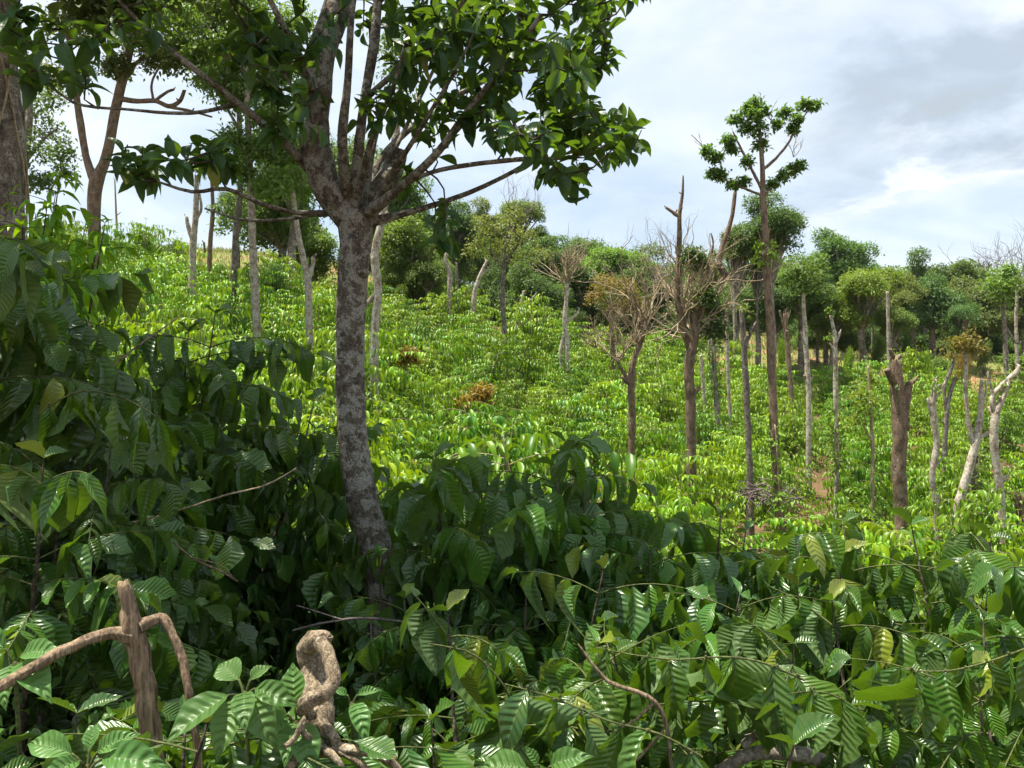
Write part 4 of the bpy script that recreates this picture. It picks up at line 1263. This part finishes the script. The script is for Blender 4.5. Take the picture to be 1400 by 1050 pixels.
# dark understory along the edge of the wood
for i, u in enumerate(np.arange(505, 1420, 29)):
    u_ = u + rng.uniform(-10, 10)
    if 970 < u_ < 1220:
        continue
    d = rng.uniform(50, 64)
    x = (u_ - 700) / F * d
    gz = float(ground(x, d))
    o = bpy.data.objects.new('shrub', sh_meshes[i % 3])
    C.objects.link(o)
    o.location = (x, d, gz)
    s_ = rng.uniform(0.9, 1.7)
    o.scale = (s_ * 1.3, s_ * 1.2, s_ * rng.uniform(0.7, 1.2))
    o.rotation_euler = (0, 0, rng.uniform(0, 6.28))
    q = rng.random()
    o.color = (0.5 + 0.5 * q, 0.65 + 0.5 * q, 0.42 + 0.15 * q, 1)
    tag(o, 'shrub of the dark understory beneath the hilltop trees', 'shrub', 'understory shrubs beneath the hilltop trees')

# dry grass over the far hillside
ng = 30000
gx = rng.uniform(-48, 48, ng)
gy = rng.uniform(45, 85, ng)
uu = 700 + F * gx / gy
k = (uu > -100) & (uu < 1500)
gx, gy = gx[k], gy[k]
qx_, qy_ = rng.uniform(-24, -8, 9000), rng.uniform(33, 48, 9000)
qu_ = 700 + F * qx_ / qy_
k = (qu_ > 245) & (qu_ < 385)
gx, gy = np.concatenate([gx, qx_[k]]), np.concatenate([gy, qy_[k]])
mb = MB()
ax = nrm(np.stack([rng.normal(0, 0.4, len(gx)), rng.normal(0, 0.4, len(gx)), np.ones(len(gx))], -1))
put_leaves(mb, TPL_BLADE, np.stack([gx, gy, ground(gx, gy) - 0.02], -1), ax, rand_unit(len(gx)), rng.uniform(0.25, 0.6, len(gx)), 0.16)
tag(mb.build('dry_grass', M['grass']), 'dry yellow grass on the hillside beyond the coffee', 'grass', kind='stuff')

# fine undergrowth and litter near the camera
nh = 5200
hx = rng.uniform(-3.6, 3.2, nh)
hy = rng.uniform(2.2, 7.5, nh)
dens = np.sin(hx * 2.1 + 1) * np.sin(hy * 1.7) > -0.35
hx, hy = hx[dens], hy[dens]
mb = MB()
hz = ground(hx, hy) + rng.random(len(hx)) ** 1.5 * 0.5
tufts(mb, np.stack([hx, hy, hz], -1), nrm(np.stack([hx * 0, hx * 0 - 0.3, hx * 0 + 1], -1)), 7, 0.045, 0.05, TPL_SMALL, 0.6)
tag(mb.build('undergrowth', M['herb']), 'fine fern like undergrowth on the shaded ground below the coffee', 'undergrowth', kind='stuff')
nl_ = 5000
lx = rng.uniform(-5, 5, nl_)
ly = rng.uniform(0.8, 8, nl_)
mb = MB()
ax = rand_unit(nl_)
ax[:, 2] *= 0.2
put_leaves(mb, TPL_MID[0], np.stack([lx, ly, ground(lx, ly) + rng.uniform(0.01, 0.05, nl_)], -1), ax, nrm(Z3 + rng.normal(0, 0.35, (nl_, 3))), rng.uniform(0.08, 0.18, nl_), 0.45)
tag(mb.build('leaf_litter', M['litter']), 'brown dead leaf litter on the shaded ground', 'leaf litter', kind='stuff')

# ------------------------------------------------------------------ foreground dead wood
def stick(name, label, d, limbs, mat, cat='branch', sides=10, knob=0.07, wob=0.15, origin=None, step=None, ridge=0.0, jag=0.0):
    mb = MB()
    o0 = None
    for lb in limbs:
        p, r = limb_px(lb, d, 0.84)
        if o0 is None:
            o0 = p[0]
        tube(mb, p, r, sides, step=step or 0.02, knob=knob, wob=wob, ridge=ridge, jag=jag)
    o = mb.build(name, M[mat], None, o0 if origin is None else origin)
    tag(o, label, cat)
    return o


D1 = 1.75
stick('cut_post', 'cut brown coffee stem with a forked arm standing at lower left', D1,
      [[(222, 1240, 34), (203, 1000, 32), (193, 920, 31), (181, 862, 33), (175, 830, 22), (172, 808, 21), (169, 796, 15)],
       [(184, 868, 28), (150, 866, 20, -.02), (110, 880, 18, -.06), (60, 905, 18, -.1), (0, 940, 18, -.14), (-80, 985, 17, -.2)],
       [(188, 858, 24), (205, 850, 17, .02), (222, 845, 15, .03), (236, 868, 13, .02), (248, 905, 13, 0), (256, 945, 12, -.02), (268, 1020, 11, -.03), (275, 1120, 10, -.03)]], 'stick', 'dead branch', 22, 0.05, 0.2, step=0.008, ridge=0.085, jag=0.7)
D2 = 1.7
stick('gnarled_stump', 'pale gnarled stump with a twisted loop of root at bottom left', D2,
      [[(425, 1180, 62), (430, 1060, 56), (436, 980, 52), (430, 925, 44, .05), (420, 892, 34, .06), (428, 878, 30, .03), (446, 872, 20)],
       [(440, 876, 24, -.02), (452, 900, 22, -.05), (460, 925, 22, -.07), (447, 941, 24, -.09), (425, 952, 26, -.1), (415, 965, 22, -.08), (424, 975, 18, -.06), (440, 972, 16, -.05)],
       [(438, 968, 18, -.06), (442, 1000, 18, -.08), (448, 1020, 20, -.08), (458, 1010, 16, -.1), (440, 985, 14, -.08)],
       [(448, 1020, 18, -.08), (480, 1024, 15, -.12), (515, 1033, 13, -.12), (545, 1055, 12, -.1), (580, 1110, 11, -.1)],
       [(446, 1024, 16, -.1), (420, 1030, 16, -.13), (400, 1045, 14, -.14), (380, 1080, 12, -.15)],
       [(440, 1016, 12, -.1), (415, 1002, 9, -.14), (418, 982, 8, -.14), (405, 1008, 10, -.15), (390, 1020, 8, -.16)],
       [(446, 1026, 13, -.12), (462, 1040, 11, -.14), (475, 1070, 10, -.14)], [(452, 1022, 12, -.1), (490, 1042, 10, -.13), (520, 1075, 9, -.13)]], 'root', 'stump', 20, 0.06, 0.25, step=0.008, ridge=0.065, jag=0.5)
stick('fallen_branch', 'thick fallen grey branches lying at the bottom right', 2.3,
      [[(980, 1060, 20), (1020, 1035, 20), (1080, 1030, 26), (1140, 1048, 24), (1220, 1090, 22)], [(1015, 1020, 14), (1050, 990, 12), (1075, 985, 8)], [(1020, 1010, 12), (1060, 1005, 13), (1120, 1000, 9)]], 'bark_grey', 'fallen branch')
for lab, d, lbs, mt in (
        ('dry bent twig hanging among leaves at bottom centre', 2.0, [[(790, 880, 3), (830, 930, 7), (870, 945, 8), (895, 960, 8), (910, 995, 8), (918, 1050, 6), (920, 1100, 5)], [(895, 960, 6), (860, 990, 4), (835, 1000, 3)], [(908, 1000, 6), (870, 1040, 4)]], 'stick'),
        ('thin grey twig crossing in front of the trunk foot', 3.6, [[(400, 862, 3), (450, 850, 4), (500, 846, 5), (560, 852, 4), (600, 870, 3)], [(470, 848, 3), (430, 835, 2.5), (405, 828, 2)], [(507, 848, 3), (509, 900, 3), (515, 940, 2.5)]], 'twig_grey'),
        ('slanting bare twig in the dark left thicket', 3.3, [[(150, 720, 3), (220, 705, 3), (300, 680, 3.5), (360, 665, 3), (405, 640, 2)]], 'twig'),
        ('pale slanting twig at the top of the left thicket', 3.7, [[(140, 515, 3), (180, 480, 3.5), (215, 455, 3), (250, 430, 2)]], 'twig'),
        ('dry brown twig below the middle of the left thicket', 3.0, [[(235, 740, 2), (265, 765, 3.5), (300, 780, 4), (325, 795, 3)], [(262, 762, 3), (300, 772, 2), (320, 790, 2)]], 'stick'),
        ('dry twig beside the tall middle coffee plant', 4.3, [[(735, 700, 4), (775, 712, 5), (800, 703, 4)]], 'stick'),
        ('bare twig tangle in front of the sunny slope', 9, [[(605, 680, 4), (618, 655, 5), (612, 630, 4), (632, 618, 3)]], 'twig')):
    stick('loose_twig', lab, d, lbs, mt, 'twig', 6, 0.05, 0.4)

# coffee branches that reach in from below the frame, ribbed leaves hanging in a row
def hung_branch(label, d, limb, n, ln0, ln1):
    p, r = limb_px(limb, d, 0.72)
    mb, lf = MB(), MB()
    pp, _ = tube(mb, p, r, 6, 0.03, 0.05)
    root = thing('coffee_branch', p[0], label, 'coffee branch')
    for k in range(n):
        i0 = int((k + 0.6) / n * (len(pp) - 1))
        bd = nrm(pp[min(i0 + 1, len(pp) - 1)] - pp[i0 - 1])
        for sg in (-1, 1):
            ax = nrm(-Z3 * rng.uniform(0.7, 1.6) + np.array([0, sg * rng.uniform(0.2, 0.7), 0]) + bd * rng.uniform(-0.1, 0.5) + rng.normal(0, 0.15, 3))
            upv = nrm(np.array([rng.normal(0, 0.35), -0.5 * 1 - 0.3 * sg, 0.75]))
            put_leaves(lf, TPL_BIG[rng.integers(len(TPL_BIG))], pp[i0], ax, upv, 1.1 * rng.uniform(ln0, ln1), rng.uniform(0.27, 0.34))
        for q in range(3):
            c = pp[i0] + rng.normal(0, 0.006, 3)
            tube(mb, [c - Z3 * 0.004, c, c + Z3 * 0.004], [0.003, 0.0045, 0.002], 5, raw=True)
    mb.build('stem', M['twig_green'], root, p[0])
    lf.build('foliage', M['coffee_near'], root, p[0])


hung_branch('coffee branch with a row of long glossy hanging leaves at bottom centre', 1.9, [(720, 1080, 5), (700, 960, 5), (655, 900, 4), (620, 886, 3.5), (585, 880, 2.5)], 5, 0.16, 0.22)
hung_branch('coffee branch with hanging ribbed leaves and berries at bottom centre right', 1.8, [(960, 1035, 5), (900, 1003, 5), (830, 985, 4), (760, 955, 3.5), (690, 935, 2.5)], 6, 0.12, 0.19)
hung_branch('level coffee branch with a row of hanging leaves right of centre', 2.2, [(1100, 930, 5), (1040, 905, 5), (985, 898, 4), (930, 902, 4), (870, 896, 3), (815, 885, 2)], 7, 0.15, 0.23)
hung_branch('coffee branch with dark hanging leaves at lower right', 2.1, [(1190, 1090, 5), (1180, 990, 5), (1150, 955, 4), (1110, 945, 3), (1075, 950, 2)], 5, 0.16, 0.23)
hung_branch('coffee branch with greyish hanging leaves near the right corner', 2.2, [(1420, 880, 4), (1350, 905, 4), (1290, 918, 4), (1235, 915, 3)], 6, 0.15, 0.22)
hung_branch('coffee branch with hanging leaves over the dark hollow at left', 3.0, [(60, 560, 4), (110, 535, 4), (170, 545, 3), (230, 580, 2)], 6, 0.18, 0.25)

# brush heap at the foot of the grey trunk
hp = P(1040, 672, deb_d - 0.6)
mb = MB()
for _ in range(60):
    a = rng.uniform(0, 6.28)
    q = hp + np.array([rng.normal(0.2, 0.45), rng.normal(0, 0.3), rng.uniform(-0.35, 0.25)])
    dv = np.array([math.cos(a), math.sin(a), rng.normal(0, 0.4)]) * rng.uniform(0.3, 0.7)
    tube(mb, [q - dv * 0.6, q + [0, 0, 0.04], q + dv * 0.6], [0.02, 0.016, 0.006], 4)
tag(mb.build('brush_heap', M['twig_grey'], None, hp - Z3 * 0.6), 'heap of dry cut brush at the foot of the grey trunk', 'brush heap')


# patches of dead brown leaves on the slope
for u, v, rpx, lab in ((648, 544, 12, 'patch of rust brown dead leaves in the middle of the slope'), (555, 490, 7, 'small patch of orange dead leaves high on the slope beside the main trunk')):
    d = canopy_depth(u, v) - 1.8
    c = P(u, v, d)
    r = rpx / F * d
    mb = MB()
    for q in range(9):
        clump(mb, c + rng.normal(0, 1, 3) * [0.75 * r, 0.6 * r, 0.4 * r], r * rng.uniform(0.2, 0.5), 16, 5, 0.13)
    tube(mb, [(c[0], c[1], float(ground(c[0], c[1])) - 0.1), c - Z3 * 0.3, c], [0.03, 0.02, 0.01], 6, mat=1)
    org = np.array([c[0], c[1], float(ground(c[0], c[1]))])
    o = mb.build('dead_shrub', [M['crown'], M['twig']], None, org)
    o.color = (1.9, 0.88, 0.5, 1)
    tag(o, lab, 'dead shrub')


# ------------------------------------------------------------------ broad leaved weeds by the camera
def weed(u, v, d, leaves, label, name='broadleaf_weed'):
    """leaves: (u, v of the tip, length m, width ratio, droop kind)"""
    c = P(u, v, d)
    gz = float(ground(c[0], c[1]))
    root = thing(name, (c[0], c[1], gz), label, 'plant')
    st, lf = MB(), MB()
    tube(st, [(c[0], c[1], gz - 0.05), (c[0] + 0.02, c[1], (gz + c[2]) / 2), c], [0.008, 0.006, 0.004], 6)
    for (tu, tv, dd, wr, kk) in leaves:
        tip = P(tu, tv, d + dd)
        vec = tip - c
        ln = np.linalg.norm(vec)
        b = c + vec * 0.22 + np.array([0, 0, 0.01])
        tube(st, [c - Z3 * 0.02, c + vec * 0.1, b], [0.004, 0.003, 0.0025], 5)
        upv = nrm(np.array([rng.normal(0, 0.2), -0.65, 0.8]))
        put_leaves(lf, TPL_WEED[kk], b, tip - b + np.array([0, 0, 0.25 * kk * ln * 0.4]), upv, np.linalg.norm(tip - b) * 1.03, wr)
    st.build('stem', M['twig_green'], root, root.location)
    lf.build('foliage', M['weed'], root, root.location)


weed(335, 945, 1.6, [(222, 1004, -.12, 0.5, 0), (296, 902, .05, 0.75, 0), (368, 905, .02, 0.6, 1), (330, 985, -.1, 0.55, 1), (400, 960, -.05, 0.5, 1), (360, 1010, -.1, 0.6, 2), (290, 1030, -.12, 0.5, 1)],
     'pale broad leaved weed with one large leaf pointing left at bottom left')
weed(405, 985, 1.62, [(398, 905, .03, 0.62, 0), (345, 975, -.05, 0.55, 1), (350, 1000, -.1, 0.5, 1), (390, 1035, -.1, 0.6, 1), (425, 1045, -.1, 0.6, 2)], 'small broad leaved weed left of the gnarled stump')
weed(20, 905, 1.7, [(70, 885, -.05, 0.5, 1), (-40, 850, 0, 0.5, 0), (60, 940, -.1, 0.5, 1), (-10, 960, -.1, 0.6, 1)], 'broad leaved weed at the left edge below the dead arm')
weed(480, 960, 1.9, [(500, 1000, -.1, 0.5, 2), (455, 940, 0, 0.5, 1), (520, 940, 0, 0.4, 1)], 'small yellowish weed right of the gnarled stump')
weed(120, 1045, 1.5, [(20, 1010, 0, 0.45, 1), (60, 1060, -.1, 0.45, 1), (180, 1000, 0, 0.5, 1), (215, 1040, -.05, 0.45, 1), (130, 985, .05, 0.5, 0)], 'leafy shoot in front of the cut post at the bottom edge')
weed(518, 765, 4.4, [(516, 742, 0, 0.6, 0), (528, 748, 0, 0.6, 0), (508, 755, 0, 0.5, 1)], 'bright yellow young shoot at the trunk foot', 'young_shoot')
weed(740, 1060, 1.6, [(650, 1045, 0, 0.55, 1), (800, 1030, -.05, 0.5, 1), (720, 1020, 0, 0.5, 0)], 'leafy shoot at the bottom edge centre')

# name a few slope bushes by the trunk they stand at
marks = [(946, 668, 19, 'coffee bush at the foot of the pollarded tree with bare broom'), (1069, 733, 18, 'coffee bush at the foot of the tall clustered tree'),
         (1234, 745, 17, 'coffee bush at the foot of the stout knobbly trunk'), (1281, 745, 17.5, 'coffee bush at the foot of the twisted white trunk'),
         (1369, 742, 17.5, 'coffee bush at the foot of the white forked trunk'), (1307, 703, 19, 'coffee bush at the foot of the leaning white trunk'),
         (863, 618, 22, 'coffee bush at the foot of the crooked twiggy tree'), (352, 478, 21, 'coffee bush at the foot of the tall straight tree'),
         (423, 488, 22, 'coffee bush at the foot of the crooked pale trunk'), (691, 508, 33, 'coffee bush at the foot of the thin dark trunk'),
         (646, 540, 26, 'coffee bush next to the rust brown dead leaves')]
for u, v, d, lab in marks:
    x = (u - 700) / F * d
    o = min((b for b in slope_bushes if b.get('label', '').startswith('bright green')), key=lambda b: (b.location.x - x) ** 2 + (b.location.y - d + 0.6) ** 2)
    o['label'] = lab

# ------------------------------------------------------------------ sky, sun, camera
SUN = nrm(np.array([-0.30, 0.02, 1.0]))
el = math.asin(SUN[2])
az = math.atan2(SUN[0], SUN[1])
w = bpy.data.worlds.new('World')
bpy.context.scene.world = w
w.use_nodes = True
nt = w.node_tree
for n in list(nt.nodes):
    nt.nodes.remove(n)
L = nt.links.new
sky = nd(nt, 'ShaderNodeTexSky', sky_type='NISHITA')
sky.sun_disc = False
sky.sun_elevation = el
sky.sun_rotation = az
sky.air_density = 1.0
sky.dust_density = 2.0
bg = nd(nt, 'ShaderNodeBackground')
bg.inputs[1].default_value = 0.075
L(sky.outputs[0], bg.inputs[0])
tc = nd(nt, 'ShaderNodeTexCoord')
sp = nd(nt, 'ShaderNodeSeparateXYZ')
L(tc.outputs['Generated'], sp.inputs[0])
den = mth(nt, 'ADD', mth(nt, 'MAXIMUM', sp.outputs[2], 0.0), 0.22)
cx = mth(nt, 'DIVIDE', sp.outputs[0], den)
cy = mth(nt, 'DIVIDE', sp.outputs[1], den)
cb = nd(nt, 'ShaderNodeCombineXYZ')
L(cx, cb.inputs[0])
L(cy, cb.inputs[1])


def cnoise(scale, det, off, rough=0.55, dist=0.0):
    mp = nd(nt, 'ShaderNodeMapping')
    mp.inputs['Location'].default_value = off
    L(cb.outputs[0], mp.inputs[0])
    n = nd(nt, 'ShaderNodeTexNoise')
    n.inputs['Scale'].default_value = scale
    n.inputs['Detail'].default_value = det
    n.inputs['Roughness'].default_value = rough
    n.inputs['Distortion'].default_value = dist
    L(mp.outputs[0], n.inputs['Vector'])
    return n.outputs[0]


# thin bright veil everywhere; a grey bank with white edges in the front right of the sky
fy = mth(nt, 'MAXIMUM', sp.outputs[1], 0.08)
qx = mth(nt, 'DIVIDE', sp.outputs[0], fy)
qz = mth(nt, 'DIVIDE', sp.outputs[2], fy)
w1 = cnoise(2.2, 7, (3.2, 1.0, 0), 0.6, 0.3)
w2 = cnoise(2.6, 7, (9.2, 5.0, 3), 0.6, 0.3)
qx = mth(nt, 'ADD', qx, mth(nt, 'MULTIPLY', mth(nt, 'SUBTRACT', w1, 0.5), 0.55))
qz = mth(nt, 'ADD', qz, mth(nt, 'MULTIPLY', mth(nt, 'SUBTRACT', w2, 0.5), 0.32))


def blob(cx_, cz_, sx_, sz_, k):
    dx = mth(nt, 'SUBTRACT', qx, cx_)
    dz = mth(nt, 'SUBTRACT', mth(nt, 'SUBTRACT', qz, cz_), mth(nt, 'MULTIPLY', dx, k))
    a_ = mth(nt, 'POWER', mth(nt, 'ABSOLUTE', mth(nt, 'DIVIDE', dx, sx_)), 2.0)
    b_ = mth(nt, 'POWER', mth(nt, 'ABSOLUTE', mth(nt, 'DIVIDE', dz, sz_)), 2.0)
    return mth(nt, 'EXPONENT', mth(nt, 'MULTIPLY', mth(nt, 'ADD', a_, b_), -1.0))


veil = cnoise(1.3, 8, (5.1, 2.0, 1.0), 0.58, 0.4)
fac = ramp(nt, veil, [(0.34, 0.55), (0.64, 0.9)])
ccol = ramp(nt, veil, [(0.36, (0.385, 0.46, 0.53)), (0.62, (0.49, 0.525, 0.56))])
white = mth(nt, 'MINIMUM', mth(nt, 'ADD', mth(nt, 'ADD', blob(0.52, 0.255, 0.30, 0.035, 0.22), blob(0.68, 0.50, 0.20, 0.07, 0.1)), mth(nt, 'MULTIPLY', blob(0.36, 0.46, 0.12, 0.09, 0.3), 0.7)), 1.0)
grey = mth(nt, 'MULTIPLY', ramp(nt, cnoise(3.4, 8, (1.3, 6.2, 4.0), 0.6, 0.5), [(0.3, 0.45), (0.62, 1.0)]), mth(nt, 'MINIMUM', mth(nt, 'MULTIPLY', blob(0.58, 0.365, 0.22, 0.075, 0.30), 1.25), 1.0))
ccol = mixc(nt, mth(nt, 'MULTIPLY', white, 0.65), ccol, (0.56, 0.575, 0.59))
ccol = mixc(nt, mth(nt, 'MULTIPLY', grey, 0.85), ccol, (0.235, 0.27, 0.30))
fac = mth(nt, 'MAXIMUM', fac, mth(nt, 'MULTIPLY', mth(nt, 'MAXIMUM', white, grey), 0.95))
bg2 = nd(nt, 'ShaderNodeBackground')
bg2.inputs[1].default_value = 1.0
L(ccol, bg2.inputs[0])
mx = nd(nt, 'ShaderNodeMixShader')
L(fac, mx.inputs[0])
L(bg.outputs[0], mx.inputs[1])
L(bg2.outputs[0], mx.inputs[2])
wo = nd(nt, 'ShaderNodeOutputWorld')
L(mx.outputs[0], wo.inputs[0])

def make_haze():
    mb = MB()
    x0, x1, y0, y1, z0, z1 = -150., 150., -30., 190., -6., 34.
    v = [(x, y, z) for x in (x0, x1) for y in (y0, y1) for z in (z0, z1)]
    mb.add(v, [(0, 1, 3, 2), (4, 6, 7, 5), (0, 4, 5, 1), (2, 3, 7, 6), (0, 2, 6, 4), (1, 5, 7, 3)])
    m, nt, out = new_mat('haze')
    pv = nd(nt, 'ShaderNodeVolumePrincipled')
    pv.inputs['Color'].default_value = (0.90, 0.94, 1.0, 1)
    pv.inputs['Density'].default_value = 0.00012
    pv.inputs['Anisotropy'].default_value = 0.3
    nt.links.new(pv.outputs[0], out.inputs['Volume'])
    o = mb.build('haze', m)
    tag(o, 'thin pale air haze over the hillside', 'haze', kind='stuff')


make_haze()
ld = bpy.data.lights.new('sun', 'SUN')
ld.energy = 5.0
ld.angle = math.radians(0.53)
ld.color = (1.0, 0.94, 0.82)
lo = bpy.data.objects.new('sun', ld)
C.objects.link(lo)
import mathutils
lo.rotation_euler = mathutils.Vector(SUN).to_track_quat('Z', 'Y').to_euler()
lo.location = (-20, 10, 40)

cam = bpy.data.cameras.new('camera')
cam.sensor_width = 36
cam.lens = 36 * F / 1400
cam.clip_start = 0.05
cam.clip_end = 6000
co = bpy.data.objects.new('camera', cam)
C.objects.link(co)
co.rotation_euler = (math.radians(90), 0, 0)
sc = bpy.context.scene
sc.camera = co
sc.view_settings.view_transform = 'Standard'
sc.view_settings.look = 'None'
sc.view_settings.exposure = 1.15
sc.render.engine = 'CYCLES'
cy_ = sc.cycles
cy_.max_bounces = 6
cy_.diffuse_bounces = 3
cy_.glossy_bounces = 2
cy_.transmission_bounces = 4
cy_.use_denoising = True
cy_.use_adaptive_sampling = True
cy_.adaptive_threshold = 0.02
cy_.sample_clamp_indirect = 4
